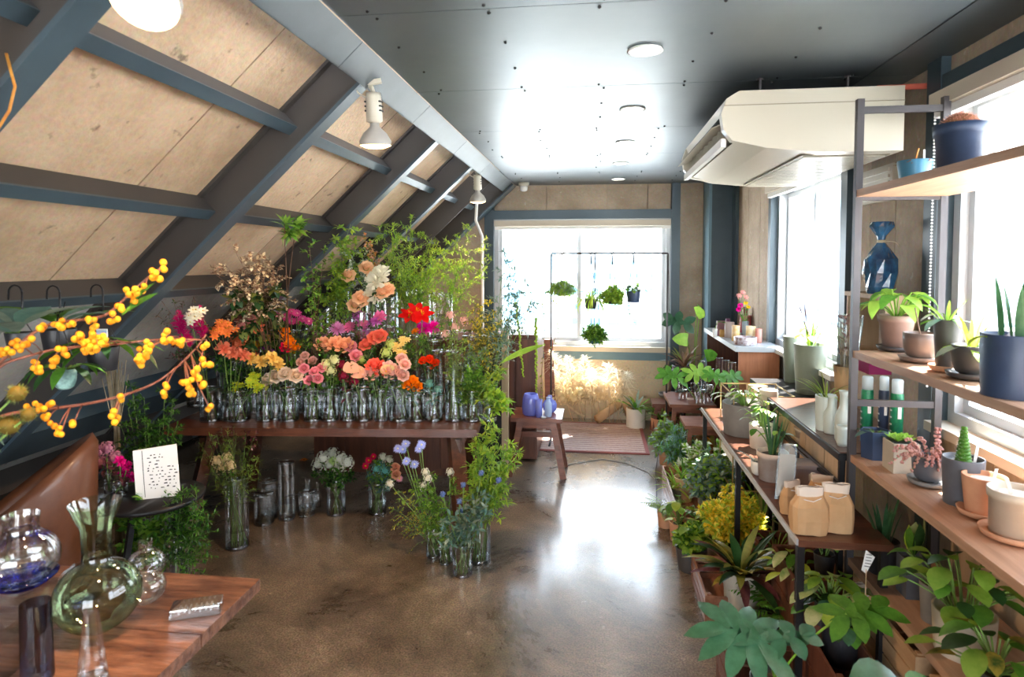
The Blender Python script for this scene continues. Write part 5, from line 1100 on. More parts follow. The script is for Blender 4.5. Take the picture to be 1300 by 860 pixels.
t, z, r, s = P_('squarish terracotta pot with a white label stick on the lower shelf', 1248, 662, SL, 50, 48, PM['terracotta'], 'round', .78, soil='gravel', saucer=PM['terracotta'])
label_stick(t, z, .02, h=.03)
t, z, r, s = P_('round beige pot with a wooden label stick on the lower shelf', 1288, 692, SL, 62, 58, PM['beige'], 'rim', .9, soil='gravel', saucer=PM['terracotta'])
label_stick(t, z, -.005, m='beige', h=.04, tilt=-.02, w_=.005)
# bottom shelf
t, z, r, s = P_('black square pot with upright snake plant on the bottom shelf', 1120, 732, SB, 38, 42, PM['black'], 'round', .9); blades(t, z, 11, .19, .016, 'snake', (1.25, 1.5), .12, r0=.03)
t, z, r, s = P_('dark boxy pot with variegated paddle leaves on the bottom shelf', 1158, 762, SB, 40, 50, PM['slate'], 'square', 1.0)
for a, m_, L in ((-1.2, 'dark', .12), (-.3, 'varieg', .15), (.9, 'varieg', .11), (2.2, 'lime', .10), (3.5, 'mid', .1)): leaf_big(t, V((0, 0, z)), a, 1.35, .02, L, .05, m_, 'oval', -.9, petbend=-.9)
t, z, r, s = P_('grey cylinder pot with arching striped leaves on the bottom shelf', 1187, 795, SB, 38, 50, PM['grey'], 'round', .85); blades(t, z, 9, .10, .025, ['mid', 'grey', 'light'], (.3, 1.2), .9, shape='oval')
t, z, r, s = P_('big cream pot with bright bushy leaves at the bottom shelf end', 1222, 842, SB, 72, 56, PM['beige'], 'round', .9)
leafy(t, z, 34, .16, .08, .055, ['mid', 'light', 'dark', 'light'], 'oval', (.4, 1.5), .8, r0=.03)
t, z, r, s = P_('small black pot with calathea leaves at the lower frame corner', 1262, 905, SB, 46, 46, PM['black'], 'round', .9)
leafy(t, z, 24, .12, .09, .05, ['dark', 'mid', 'light', 'croton'], 'oval', (.3, 1.45), .8)
# wooden crates under the bottom shelf
b0 = MB()
def crate(label, p, sx, sy, sz, m, rz=0, name='wooden_crate', slats=3):
    t = thing(name, label, 'crate', p, rz=rz); th = .01
    for k in range(slats):
        z0 = sz * k / slats + .004; z1 = sz * (k + 1) / slats - .004
        for q in ((-sx / 2, sx / 2, -sy / 2, -sy / 2 + th), (-sx / 2, sx / 2, sy / 2 - th, sy / 2), (-sx / 2, -sx / 2 + th, -sy / 2 + th, sy / 2 - th), (sx / 2 - th, sx / 2, -sy / 2 + th, sy / 2 - th)):
            b = MB(); b.box(*q, z0, z1); b.build('slat', m, t)
    for x in (-1, 1):
        for y in (-1, 1): b = MB(); b.box(x * (sx / 2 - .02) - .009, x * (sx / 2 - .02) + .009, y * (sy / 2 - .02) - .009, y * (sy / 2 - .02) + .009, 0, sz); b.build('corner_post', m, t)
    b = MB(); b.box(-sx / 2 + th, sx / 2 - th, -sy / 2 + th, sy / 2 - th, .002, .012); b.build('bottom', m, t); return t
crate('pale wooden crate under the bottom shelf close to the rack post', (1.08, 2.2, .0), .26, .4, .2, W['crate'], name='wooden_crate'); crate('second pale crate under the bottom shelf', (1.08, 1.75, 0), .26, .38, .2, W['crate'])
crate('pale crate stacked on the one close to the rack post', (1.1, 2.2, .204), .24, .36, .19, W['crate']); crate('pale crate stacked on the second one under the shelf', (1.1, 1.76, .204), .24, .36, .19, W['crate'])
# ------------------------------------------------------------------ wall ledge behind the rack: wrapped plant, magenta box, spray bottles
t = thing('wall_shelf', 'two-tier wooden wall shelf on the pillar behind the rack', 'wall shelf', (1.25, 2.95, 1.18))
b = MB(); b.box(-.08, .08, -.2, .2, .26, .28); b.build('board', W['pale'], t); b = MB(); b.box(-.08, .08, -.2, .2, -.02, 0); b.build('board', W['pale'], t)
b = MB(); b.box(-.07, .07, -.2, -.185, 0, .26); b.build('side', W['pale'], t); b = MB(); b.box(-.07, .07, .185, .2, 0, .26); b.build('side', W['pale'], t)
p = at(1117, 376, X=1.23); t = thing('wrapped_plant', 'dark blue bundle wrapped in crinkled cellophane tied with raffia', 'wrapped plant', (1.23, p.y, 1.46)); wr_ = mat('blue_foil', (.01, .03, .08), .12, col2=(.03, .16, .34), sc=9, bump=.9, bsc=22, coat=.8)
b = MB(); b.lathe([(.05, 0), (.06, .03), (.068, .09), (.06, .15), (.03, .20), (.012, .225), (.02, .25), (.045, .29), (.05, .31)], 14); 
b.v = [(x * (1 + .14 * sin(7 * z * 20 + i)), y * (1 + .12 * cos(i * 1.7)), z) for i, (x, y, z) in enumerate(b.v)]; b.build('wrapping', wr_, t)
b = MB(); b.lathe([(.016, .22), (.018, .226), (.016, .232)], 12); b.tube(bez((.015, -.01, .226), (.05, -.04, .23), (.06, -.03, .2), 5), .0015, 4); b.build('raffia_tie', G['straw'], t, True)
t = thing('gift_box', 'magenta box on the wall shelf above the spray bottles', 'box', at(1108, 470, X=1.2)); b = MB(); b.box(-.04, .05, -.06, .07, -.01, .055); b.build('box', fl((.35, .02, .14), 0), t); b = MB(); b.box(-.042, .052, -.062, .072, .055, .068); b.build('lid', fl((.42, .03, .18), 0), t)
# dried bouquet in clear wrap
p = at(1072, 505, X=1.12); t = thing('wrapped_bouquet', 'dried pinkish flowers in clear wrap standing beside the rack post', 'dried flowers', (1.12, p.y, .88)); b = MB(); b.lathe([(.03, 0), (.032, .12), (.05, .25), (.062, .40), (.07, .48)], 14); b.build('clear_wrap', M['acryl'], t, True); b = MB()
for i in range(22): a = 2.4 * i; b.tube([(cos(a) * .012, sin(a) * .012, .02), (cos(a) * .02, sin(a) * .02, .3), (cos(a) * .04, sin(a) * .04, U(.38, .46))], .0015, 3)
for i in range(70): a = U(0, 6.3); q = V((cos(a) * .045, sin(a) * .045, 0)) * U(0, 1) + V((0, 0, U(.3, .48))); b.leaf(q, (cos(a), sin(a), .8), (0, 0, 1), .04, .014, .4, 2, .2, 1)
b.build('dried_stems', [G['straw'], G['pinkish']], t, True, kind='stuff')
b = MB(); b.lathe([(.031, .02), (.048, .24), (.046, .25)], 12); b.build('kraft_sleeve', M['paper'], t, True)
# side table (black) along the wall with spray bottles and celadon bottles
t = thing('console_table', 'narrow black metal console behind the rack with a dark wooden top', 'table', (1.11, 3.0, 0)); b = MB(); b.box(-.19, .19, -.5, .5, .845, .87); b.build('top', M['black'], t)
b = MB(); b.box(-.18, .18, -.49, .49, .8705, .874); b.build('inset', W['table'], t)
for x in (-.17, .17):
    for y in (-.48, .48): b = MB(); b.box(x - .01, x + .01, y - .01, y + .01, 0, .845); b.build('leg', M['black'], t)
b = MB(); b.box(-.175, -.165, -.48, .48, .72, .73); b.box(-.175, -.165, -.48, .48, .74, .75); b.build('rail', M['black'], t)
for i in range(4): b = MB(); b.box(-.15, -.14, -.47 + i * .236, -.245 + i * .236, .5, .84); b.build('back_board', W['pale'], t)
bt = mat('printed_green_label', (.01, .16, .10), .35, col2=(.02, .30, .12), sc=30)
for i, (px, top, X) in enumerate(((1100, 478, 1.09), (1121, 478, 1.13), (1138, 482, 1.16))):
    p = at(px, 545, X=X); p.z = .874; p.y = max(p.y, 2.54); h = (at(px, top, Y=p.y).z - .874); r = .022 if i != 1 else .018
    t = thing('spray_bottle', ['green-labelled clear bottle closest to the rack post', 'dark narrow bottle between the two green ones', 'green-labelled clear bottle farthest from the rack post'][i], 'bottle', p)
    b = MB(); b.lathe([(r, 0), (r * 1.02, h * .78), (r * .8, h * .82)], 20); b.build('bottle', bt if i != 1 else PM['navy'], t, True)
    b = MB(); b.lathe([(r * .9, h * .80), (r * .92, h * .98), (r * .8, h), (.0001, h)], 20); b.build('cap', M['acryl'] if False else fl((.75, .82, .84), .3), t, True)
    b = MB(); 
    for k in range(5): zz = h * (.15 + .1 * k); b.box(-r * 1.04, -r * .98, -r * .35, r * .35 * (1 - .1 * k), zz, zz + .006)
    b.box(-r * .3, r * .3, -r * 1.08, -r * 1.0, h * .45, h * .65)
    b.build('label_print', M['white'], t)
for i, (px, yb, yt, w_) in enumerate(((1055, 550, 500, 18), (1070, 560, 495, 20), (1069, 566, 540, 14), (1078, 552, 505, 12))):
    p = at(px, yb, Z=.874); s = mpp(p); r = w_ * s / 2; h = (yb - yt) * s
    lathe_thing('ceramic_bottle', ['celadon bottle vase beside the wire stand', 'tallest celadon bottle vase', 'small celadon jar in front of the tall bottle vase', 'slim celadon bottle vase behind the jar'][i], 'vase', p, [(r * .9, 0), (r, h * .05), (r, h * .5), (r * .5, h * .68), (r * .45, h * .9), (r * .6, h), (r * .5, h), (.0001, h * .6)] if i != 2 else [(r * .8, 0), (r, h * .2), (r * .9, h * .8), (r * 1.0, h), (r * .8, h), (.0001, h * .2)], PM['celadon'])
# counter with white top
t = thing('display_counter', 'reddish wood counter with a white top below the corner window', 'counter', (1.165, 5.3, 0))
b = MB(); b.box(-.165, .15, -.66, .66, .955, .99); b.build('worktop', M['alum'], t)
b = MB(); b.box(-.14, .14, -.64, -.625, 0, .955); b.build('end_panel', W['copper'], t)
b = MB(); b.box(.13, .145, -.62, .64, 0, .955); b.build('back_panel', W['cab'], t); b = MB(); b.box(-.14, .14, .625, .64, 0, .955); b.build('end_panel', W['cab'], t)
b = MB(); b.box(-.15, .13, -.62, .62, .55, .57); b.build('inner_shelf', W['cab'], t)
CT = .99
for i, (px, yb, yt, w_, nm, m_, lb) in enumerate((
    (905, 414, 396, 9, 'glass_tumbler', mat('frosted_rose', (.75, .60, .55), .3, trans=.4), 'frosted tumbler at the column end of the counter'),
    (915, 416, 397, 12, 'glass_tumbler', mat('mauve_glass', (.42, .22, .26), .2, trans=.4), 'mauve tumbler beside the frosted one'),
    (924, 410, 391, 6, 'candle', mat('plum_wax', (.16, .06, .14), .4), 'plum coloured candle behind the mauve tumbler'),
    (916, 418, 409, 8, 'candle_jar', mat('amber_jar', (.75, .45, .15), .2, trans=.4), 'small amber candle jar on the counter edge'),
    (926, 420, 400, 12, 'glass_tumbler', mat('clear_rose', (.72, .62, .58), .2, trans=.5), 'pale pink tumbler in the middle of the counter'),
    (934, 427, 407, 10, 'candle_jar', mat('yellow_flower_jar', (.85, .55, .12), .3, col2=(.92, .78, .6), sc=30, trans=.4), 'candle jar with a yellow flower print'),
    (946, 424, 400, 8, 'glass_tube', mat('grey_tube_glass', (.38, .42, .45), .15, trans=.4), 'grey glass tube vase with small blooms'),
    (953, 428, 408, 12, 'candle_jar', mat('pressed_flower_jar', (.92, .86, .72), .3, col2=(.9, .7, .3), sc=25, trans=.5), 'pale candle jar with pressed flowers'),
    (963, 430, 412, 8, 'candle_jar', mat('coral_jar', (.85, .42, .34), .3, trans=.4), 'coral pink candle jar at the window end'),
    (961, 407, 385, 14, 'glass_vase', mat('rose_glass', (.72, .22, .24), .15, trans=.5), 'rose glass block vase at the back of the counter'),
    (955, 407, 374, 6, 'glass_vase', mat('burgundy_glass', (.35, .06, .09), .15, trans=.3), 'tall burgundy cylinder at the back of the counter'),
    (946, 434, 424, 28, 'trinket_tray', mat('striped_tray', (.25, .12, .1), .3, col2=(.7, .7, .75), sc=40), 'low round striped tray at the counter corner'))):
    Y = 4.78 + (434 - yb) * .03; p = at(px, yb, Y=Y); p.z = CT; p.x = min(max(p.x, 1.03), 1.28); s = mpp(p); r = w_ * s / 2; h = (yb - yt) * s
    lathe_thing(nm, lb, {'glass_tumbler': 'tumbler', 'candle': 'candle', 'candle_jar': 'candle', 'glass_tube': 'vase', 'glass_vase': 'vase', 'trinket_tray': 'tray'}[nm], p, [(r * .92, 0), (r, h * .04), (r, h), (r * .88, h), (r * .86, h * .75), (.0001, h * .74)], m_, 'body')
    if i == 6: stems((p, r * .8, h), 'pink and yellow blooms on the counter', [('cluster', (.8, .45, .45), YEL, 8, [(938, 376), (943, 372), (947, 378)]), ('rose', HOT, GRN, 6, [(940, 388), (938, 393)]), ('daisy', YEL, GRN, 6, [(947, 385), (950, 390)])], 3)
t = thing('bird_of_paradise_leaf', 'single glossy round leaf at the column end of the counter', 'plant', at(908, 398, Y=5.2)); t.location.z = CT; pot(t, .02, .07, M['white']); leaf_big(t, V((0, 0, .06)), .3, 1.2, .07, .15, .10, 'mid', 'oval', .9)
p = at(905, 418, Y=5.3)
for i, (px, yt, yb) in enumerate(((913, 455, 482), (921, 450, 485), (929, 448, 484))):
    p = at(px, yb, X=1.07); p.z = .57; vase(p, .032, .20 + .02 * i, ['clear vase with violet sprig inside the counter, far one', 'clear vase on the inner shelf of the counter, middle one', 'clear vase on the inner shelf of the counter, near one'][i], 0)
# green and grey planters by the corner window, on a dark stand
t = thing('plant_stand', 'dark stand carrying the grey-green planters below the window', 'stand', (1.17, 4.0, 0)); b = MB(); b.box(-.15, .15, -.3, .3, .80, .83); b.build('top', M['black'], t)
for x in (-.13, .13):
    for y in (-.28, .28): b = MB(); b.box(x - .01, x + .01, y - .01, y + .01, 0, .8); b.build('leg', M['black'], t)
for lb, px, yb, yt, w_, Y in (('tall grey-green planter at the back below the window', 1005, 470, 427, 22, 4.2), ('wide grey-green planter with palm shoots below the window', 1028, 474, 437, 40, 3.85)):
    p = at(px, yb, Y=Y); t = thing('planter', lb, 'potted plant', (p.x, Y, .83)); s = mpp(p); h = (at(px, yt, Y=Y).z - .83); r = w_ * s / 2; z = pot(t, r, h, PM['green'], taper=.8)
    if w_ > 30:
        blades(t, z, 14, .20, .012, ['light', 'lime', 'mid'], (1.1, 1.5), .35); leafy(t, z, 5, .12, .09, .05, ['lime', 'light'], 'oval', (.9, 1.4), .9)
        b = MB()
        for k in range(6): a = U(2, 4); b.tube(bez((0, 0, z), (cos(a) * .03, sin(a) * .02, z + .15), (cos(a) * U(.06, .12), U(-.05, .05), z + U(.18, .30)), 5), .002, 4)
        b.build('dark_twigs', G['purple'], t, True)
# wire display stand with trays
t = thing('wire_stand', 'golden wire display stand with trays of small dark boxes', 'display stand', (.93, 3.78, .3)); g = mat('brass_wire', (.55, .40, .18), .3, metal=.8)
for x in (-.16, .16):
    for y in (-.18, .18): b = MB(); b.bar((x, y, 0), (x, y, .56), .006, .006); b.build('wire_post', g, t)
for z in (.02, .30, .555):
    b = MB()
    for a, c in (((-.16, -.18), (.16, -.18)), ((.16, -.18), (.16, .18)), ((.16, .18), (-.16, .18)), ((-.16, .18), (-.16, -.18))): b.bar((*a, z), (*c, z), .006, .006)
    b.build('wire_frame', g, t)
for z in (.16, .36):
    b = MB(); b.box(-.155, .155, -.175, .175, z, z + .035); b.build('tray', M['white'], t)
bxm = mat('printed_box', (.03, .05, .06), .4, col2=(.35, .42, .42), sc=30)
for i in range(10):
    tt = thing('small_carton', 'small dark printed carton lying in the wire stand tray', 'box', (.93 - .12 + .06 * (i % 5), 3.70 + .13 * (i // 5), .695 + .0), 'small cartons in the wire stand', rz=U(-.3, .3)); tt['label'] = 'small dark carton, %s, %s row in the wire stand' % (['nearest the aisle', 'second from aisle', 'middle one', 'second from wall', 'nearest the wall'][i % 5], ['front', 'back'][i // 5]); b = MB(); b.box(-.022, .022, -.045, .045, 0, .016); b.build('carton', bxm, tt)
t = thing('wooden_block', 'pale wooden block leaning in the wire stand', 'block', (.98, 3.95, .76), rz=.4); b = MB(); b.box(-.04, .04, -.05, .05, 0, .09); b.build('block', W['pale'], t)
t, z, r, s = P_('grey pot of thin grassy leaves on a black wire stand', 1048, 548, .874, 26, 44, PM['celadon'], 'round', .9); blades(t, z, 20, .16, .006, ['light', 'olive', 'lime'], (.7, 1.4), 1.2)
# ------------------------------------------------------------------ long bench with plants
t = thing('long_bench', 'long low bench with a pale metal edge running along the plants', 'bench', (.86, 3.2, 0)); b = MB(); b.box(-.165, .14, -.98, .98, .625, .648); b.build('top', W['table'], t)
b = MB(); b.box(-.172, -.165, -.98, .98, .630, .652); b.build('metal_edge', M['alum'], t)
for x in (-.15, .12):
    for y in (-.95, .0, .95): b = MB(); b.box(x - .012, x + .012, y - .012, y + .012, 0, .625); b.build('leg', M['black'], t)
BZ = .649
t, z, r, s = P_('wide grey-brown pot of white variegated leaves on the bench end', 945, 556, BZ, 56, 40, PM['grey'], 'round', .9); leafy(t, z, 30, .11, .07, .032, ['white', 'white', 'light'], 'oval', (.4, 1.45), .8, r0=.02)
t, z, r, s = P_('tall pale pot behind the spotted green plant', 975, 556, BZ, 22, 60, PM['beige'], 'round', .95)
t, z, r, s = P_('green bushy plant with paler edged leaves mid bench', 968, 572, BZ, 34, 30, PM['white'], 'round', .9); leafy(t, z, 22, .12, .055, .03, ['mid', 'light', 'grey'], 'oval', (.6, 1.45), .8)
t, z, r, s = P_('whitewashed terracotta pot with upright green stalks mid bench', 980, 613, BZ, 38, 36, PM['terrawhite'], 'rim', .85); blades(t, z, 14, .19, .013, 'snake', (1.3, 1.54), .1, r0=.03); leafy(t, z, 6, .14, .05, .03, ['light', 'mid'], 'oval', (.9, 1.4), .8)
t, z, r, s = P_('tiny pot with a pink bloom beside the whitewashed pot', 962, 605, BZ, 18, 18, PM['white'], 'bowl'); blades(t, z, 6, .10, .012, ['grey', 'white'], (.5, 1.2), .8)
for i, (w_, dz, h, m_) in enumerate(((38, 0, .05, 'black'), (37, .05, .035, 'lime'), (38, .085, .032, 'beige'), (40, .117, .032, 'beige'))):
    p = at(1026, 590, Z=BZ); s = mpp(p); r = w_ * s / 2 * .98; lathe_thing('stacked_pot', ['black pot at the bottom of the pot stack', 'lime green pot in the pot stack', 'beige pot below the topmost one in the stack', 'topmost beige pot of the stack'][i], 'pot', (p.x + .02, p.y + .04, BZ + dz), [(r * .9, 0), (r * .94, h), (r, h), (r * 1.02, h * 1.35), (r * .94, h * 1.35), (.0001, h)] if i == 3 else [(r * .92, 0), (r * .97, h * .99)], PM[m_])
p = at(1030, 622, Z=BZ); t = thing('storage_box', 'grey plastic box with a white label behind the paper bags', 'box', (p.x, p.y + .1, BZ)); b = MB(); b.box(-.055, .055, -.05, .05, 0, .07); b.build('box', fl((.40, .34, .36), 0), t); b = MB(); b.box(-.06, .06, -.055, .055, .07, .085); b.build('lid', fl((.45, .40, .41), 0), t); b = MB(); b.box(.005, .035, -.052, -.05, .02, .05); b.build('label', M['white'], t)
p = at(1000, 640, Z=BZ); t = thing('leaflet_holder', 'slanted clear acrylic leaflet holder on the bench', 'holder', (p.x, p.y + .05, BZ), rz=-.25); b = MB(); b.hexa([(-.035, -.01, 0), (.035, -.01, 0), (.035, .02, 0), (-.035, .02, 0), (-.02, .07, .2), (.05, .07, .2), (.05, .1, .2), (-.02, .1, .2)]); b.build('holder', M['acryl'], t); b = MB(); b.hexa([(-.03, .002, .01), (.03, .002, .01), (.03, .01, .01), (-.03, .01, .01), (-.016, .078, .16), (.044, .078, .16), (.044, .086, .16), (-.016, .086, .16)]); b.build('leaflets', fl((.42, .36, .3), 0), t)
def bag(label, px, yb, w_, h_, rz, pleat=True, Z=BZ):
    p = at(px, yb, Z=Z); s = mpp(p); w2 = w_ * s / 2; h = h_ * s; t = thing('paper_bag', label, 'paper bag', p + V((0, .03, 0)), rz=rz); b = MB(); d2 = w2 * .6
    rings = [(w2 * .95, d2, 0), (w2 * 1.02, d2 * 1.08, h * .3), (w2, d2 * .95, h * .6), (w2 * .72, d2 * .45, h * .82), (w2 * .8, d2 * .3, h), (w2 * .74, d2 * .2, h * .99)]
    for a, c, z in rings:
        for k in range(16):
            u = 2 * pi * k / 16; q = 1 / (abs(cos(u)) ** 4 + abs(sin(u)) ** 4) ** .25; j = U(-.04, .04); b.v.append((a * cos(u) * q * (1 + j), c * sin(u) * q * (1 + j), z + U(-.003, .003)))
    for j in range(5):
        for k in range(16): a = j * 16 + k; c = j * 16 + (k + 1) % 16; b.f.append((a, c, c + 16, a + 16)); b.m.append(1 if j >= 3 else 0)
    b.build('bag', [M['paper'], mat('kraft_inside_' + str(px), (.72, .62, .52), .8)], t)
    b = MB(); b.tube([(-w2 * .5, -d2 * .8, h * .78), (0, -d2 * .9, h * .74), (w2 * .5, -d2 * .7, h * .8)], .0015, 4); b.build('string_tie', M['white'], t)
bag('large kraft paper bag in front at the bench end', 1030, 680, 46, 60, .1); bag('kraft paper bag behind the front one by the rack post', 1064, 678, 42, 62, -.1); bag('small crumpled kraft bag near the leaflet holder', 1008, 655, 30, 42, .4); bag('kraft bag at the back of the bag group', 1046, 655, 34, 50, -.3)
bag('kraft paper bag sitting low beside the rack post', 1096, 800, 34, 56, .1, Z=.3); bag('kraft paper bag on the lower level behind the variegated plant', 1072, 700, 28, 50, .2, Z=.55)
t = thing('price_card', 'small white handwritten card stuck in front of the bag', 'card', at(1100, 712, Z=.62), rz=-.3); b = MB(); b.hexa([(-.014, 0, -.035), (.0, .001, -.045), (.0, .002, -.045), (-.014, .001, -.035), (-.002, 0, .035), (.024, .001, .015), (.024, .002, .015), (-.002, .001, .035)]); b.build('card', M['white'], t)
b = MB()
for k in range(5): z = -.02 + k * .01; b.box(-.006 + k * .0015, .012 + k * .0008, -.0015, -.0005, z, z + .002)
b.build('writing', M['dark'], t, kind='stuff'); b = MB(); b.bar((0, 0, -.03), (.0, .01, -.15), .003, .003); b.build('stick', W['pale'], t)
# ------------------------------------------------------------------ wooden step stools with glassware
def step(label, p, w_, d_, h, rz=0, m='red', name='wooden_stool'):
    t = thing(name, label, 'stool', p, rz=rz); b = MB(); b.box(-w_ / 2, w_ / 2, -d_ / 2, d_ / 2, h - .025, h); b.build('seat', W[m], t)
    for x in (-1, 1):
        for y in (-1, 1): b = MB(); b.bar((x * (w_ / 2 - .04), y * (d_ / 2 - .03), h - .025), (x * (w_ / 2 - .01), y * (d_ / 2 - .02), 0), .03, .03); b.build('leg', W[m], t)
        b = MB(); b.box(x * (w_ / 2 - .03) - .008, x * (w_ / 2 - .03) + .008, -d_ / 2 + .04, d_ / 2 - .04, h * .45, h * .55); b.build('rail', W[m], t)
    b = MB(); b.box(-w_ / 2 + .04, w_ / 2 - .04, -d_ / 2 + .02, -d_ / 2 + .035, h - .07, h - .025); b.build('apron', W[m], t); return t
q = at(888, 520, Z=.45); step('low reddish stool with turquoise-tinted tumblers in front', (.80, 4.75, 0), .30, .30, .42, 0); step('longer reddish bench of glassware behind the low stool', (.78, 5.35, 0), .36, .5, .46, 0)
for i, (px, yb, h_, w_, Z_) in enumerate(((867, 514, 20, 11, .42), (889, 520, 26, 12, .42), (898, 518, 30, 12, .42), (882, 510, 24, 11, .42), (862, 498, 20, 11, .46), (875, 496, 26, 12, .46), (890, 494, 36, 10, .46), (901, 500, 32, 10, .46))):
    p = at(px, yb, Z=Z_); s = mpp(p); t = vase(p, w_ * s / 2, h_ * s, 'clear tumbler ' + ['at the aisle side of the low stool', 'in the middle of the low stool', 'at the counter side of the low stool', 'behind the others on the low stool', 'at the aisle side of the glassware bench', 'second along the glassware bench', 'tallest on the glassware bench', 'closest to the counter on the glassware bench'][i], 0, cat='tumbler'); b = MB(); b.lathe([(w_ * s / 2 * .97, .004), (w_ * s / 2 * .97, .02)], 20); b.build('turquoise_tint', glassy('turquoise_tint', (.25, .75, .78), .1, .5) if i == 0 else D.materials['turquoise_tint'], t, True)
t = thing('price_card', 'small pale pink card leaning on the low stool tumblers', 'card', at(877, 514, Z=.425)); b = MB(); b.hexa([(-.025, 0, 0), (.025, 0, 0), (.025, .003, 0), (-.025, .003, 0), (-.025, .02, .05), (.025, .02, .05), (.025, .023, .05), (-.025, .023, .05)]); b.build('card', fl((.85, .68, .62), 0), t)
def aimed_leaf(t, base, px, py, Y, L, Wd, az, m, lobes, bend=.5, sh='oval', roll=0, tilt=(0, -.35, 1)):
    tip = at(px, py, Y=Y) - V(t.location); base = V(base); b = MB(); b.tube(bez(base, base + (tip - base) * .4 + V((0, 0, .06)), tip, 7), .0035, 6, 1, cap=False); d = V((cos(az), sin(az), .15)).normalized(); n = V(tilt); n = (n - d * n.dot(d)).normalized(); sd = d.cross(n)
    b.leaf(tip - d * L * .05, d, n, L, Wd * (.45 if lobes else 1), bend, 6, .15, 0, sh)
    for k in range(lobes):
        u = k / max(1, lobes - 1)
        for s_ in (-1, 1): a = 2.5 - 1.95 * u; dd = d * cos(a) + sd * s_ * sin(a); b.leaf(tip + d * L * (.0 + .55 * u), dd, n, Wd * (.66 - .1 * u) * U(.9, 1.1), Wd * 1.15 / lobes, bend * .7, 5, .15, 0)
    b.build('leaf', [G[m], G['light']], t, True)
# ------------------------------------------------------------------ floor plants on the right, far to near
def onfloor(label, px, yb, wpx, hpx, m, kind='round', **k): return P_(label, px, yb, k.pop('Z', 0.0), wpx, hpx, PM[m], kind, **k)
t, z, r, s = onfloor('white cylinder pot with a leafy dracaena by the end window', 807, 545, 24, 25, 'white', taper=1.0); blades(t, z, 24, .25, .032, ['mid', 'grey', 'light'], (.2, 1.4), .9)
t, z, r, s = onfloor('terracotta pot with arching leaves beside the white pot', 840, 555, 28, 22, 'terracotta'); blades(t, z, 18, .26, .022, ['mid', 'light', 'olive'], (.4, 1.3), 1.1)
t = step('small dark plant stand with the little bonsai', (.66, 5.95, 0), .26, .26, .30, 0, 'red', 'plant_stand'); 
t, z, r, s = P_('little bonsai in a shallow grey bowl by the end wall', 848, 507, .30, 24, 6, PM['grey'], 'bowl'); b = MB(); b.tube(bez((0, 0, z), (.05, 0, z + .1), (-.02, 0, z + .26), 6), [.016, .015, .013, .011, .01, .008, .006], 7); b.build('trunk', G['twig'], t, True); bush(t, z + .12, 8, .10, .14, .03, .02, ('mid', 'dark', 'twig'), 6, 4)
t, z, r, s = P_('brown-leaved bromeliad on a black pedestal by the column', 868, 488, .52, 30, 22, PM['black'], 'round'); t2 = thing('pedestal', 'black pedestal under the brown bromeliad', 'pedestal', (t.location.x, t.location.y, 0)); b = MB(); b.lathe([(.12, 0), (.12, .02), (.02, .03), (.02, .49), (.11, .5), (.11, .52), (.0001, .52)], 24); b.build('pedestal', M['black'], t2, True); blades(t, z, 34, .24, .026, ['brown', 'purple', 'olive', 'brown'], (.2, 1.4), 1.0)
t, z, r, s = P_('tall split-leaf philodendron against the concrete wall', 880, 500, .30, 24, 26, PM['charcoal'], 'round'); t['label'] = 'tall heart-leaved climber against the blue column'
FC = (.1, -1, .35)
for px_, py_, Y_, L, az_, m_, lb_ in ((868, 410, 5.55, .17, 2.9, 'philo', 3), (884, 398, 5.6, .13, .6, 'light', 0), (872, 432, 5.5, .13, 3.3, 'light', 0), (889, 392, 5.7, .10, 1.2, 'mid', 0), (896, 452, 5.5, .12, .2, 'mid', 0)): aimed_leaf(t, (0, 0, z), px_, py_, Y_, L, L * (.9 if not lb_ else 1.1), az_, m_, lb_, .35, 'heart' if not lb_ else 'oval', tilt=FC)
t, z, r, s = onfloor('broad split-leaf plant spreading over the glassware stools', 898, 560, 30, 26, 'grey')
for px_, py_, Y_, L, az_, m_ in ((860, 478, 4.7, .15, 3.0, 'mid'), (880, 474, 4.7, .14, .1, 'light'), (922, 480, 4.6, .12, .2, 'mid'), (912, 478, 4.6, .11, 3.0, 'mid')): aimed_leaf(t, (0, 0, z), px_, py_, Y_, L, L * 1.05, az_, m_, 4, .4, tilt=(0, -.8, .6))
t, z, r, s = onfloor('bluish needle-leaved shrub at the aisle edge', 862, 612, 24, 22, 'tan'); bush(t, z, 22, .15, .26, .05, .007, ('blue', 'mid', 'stem'), 8, 5)
t, z, r, s = onfloor('fiery orange croton in front of the low stool', 905, 600, 30, 26, 'terracotta'); blades(t, z, 26, .20, .042, ['orange', 'orange', 'yellow', 'olive'], (.3, 1.45), .8, shape='oval')
t, z, r, s = onfloor('second bluish spiky plant beside the orange croton', 880, 595, 22, 18, 'grey'); blades(t, z, 30, .14, .014, ['blue', 'grey'], (.2, 1.5), .7)
t, z, r, s = onfloor('terracotta cylinder with a fresh green spiky plant', 867, 640, 24, 32, 'tan', taper=.95); blades(t, z, 26, .17, .012, ['lime', 'light', 'mid'], (.6, 1.5), .8)
t, z, r, s = onfloor('silvery trailing shrub in the middle of the floor plants', 905, 668, 40, 34, 'grey'); bush(t, z, 34, .17, .30, .034, .022, ('grey', 'light', 'blue', 'stem'), 8, 6)
t, z, r, s = onfloor('pale-flowered leafy shrub behind the yellow bush', 925, 640, 34, 30, 'charcoal'); bush(t, z, 28, .17, .30, .03, .02, ('light', 'mid', 'white', 'stem'), 8, 6)
for i in range(9):
    a = 2.4 * i; put('flower', bmesh_of('carnation', (.9, .88, .85), 'light'), t, (cos(a) * .1, sin(a) * .1, z + U(.14, .26)), (.02, .02, .02))
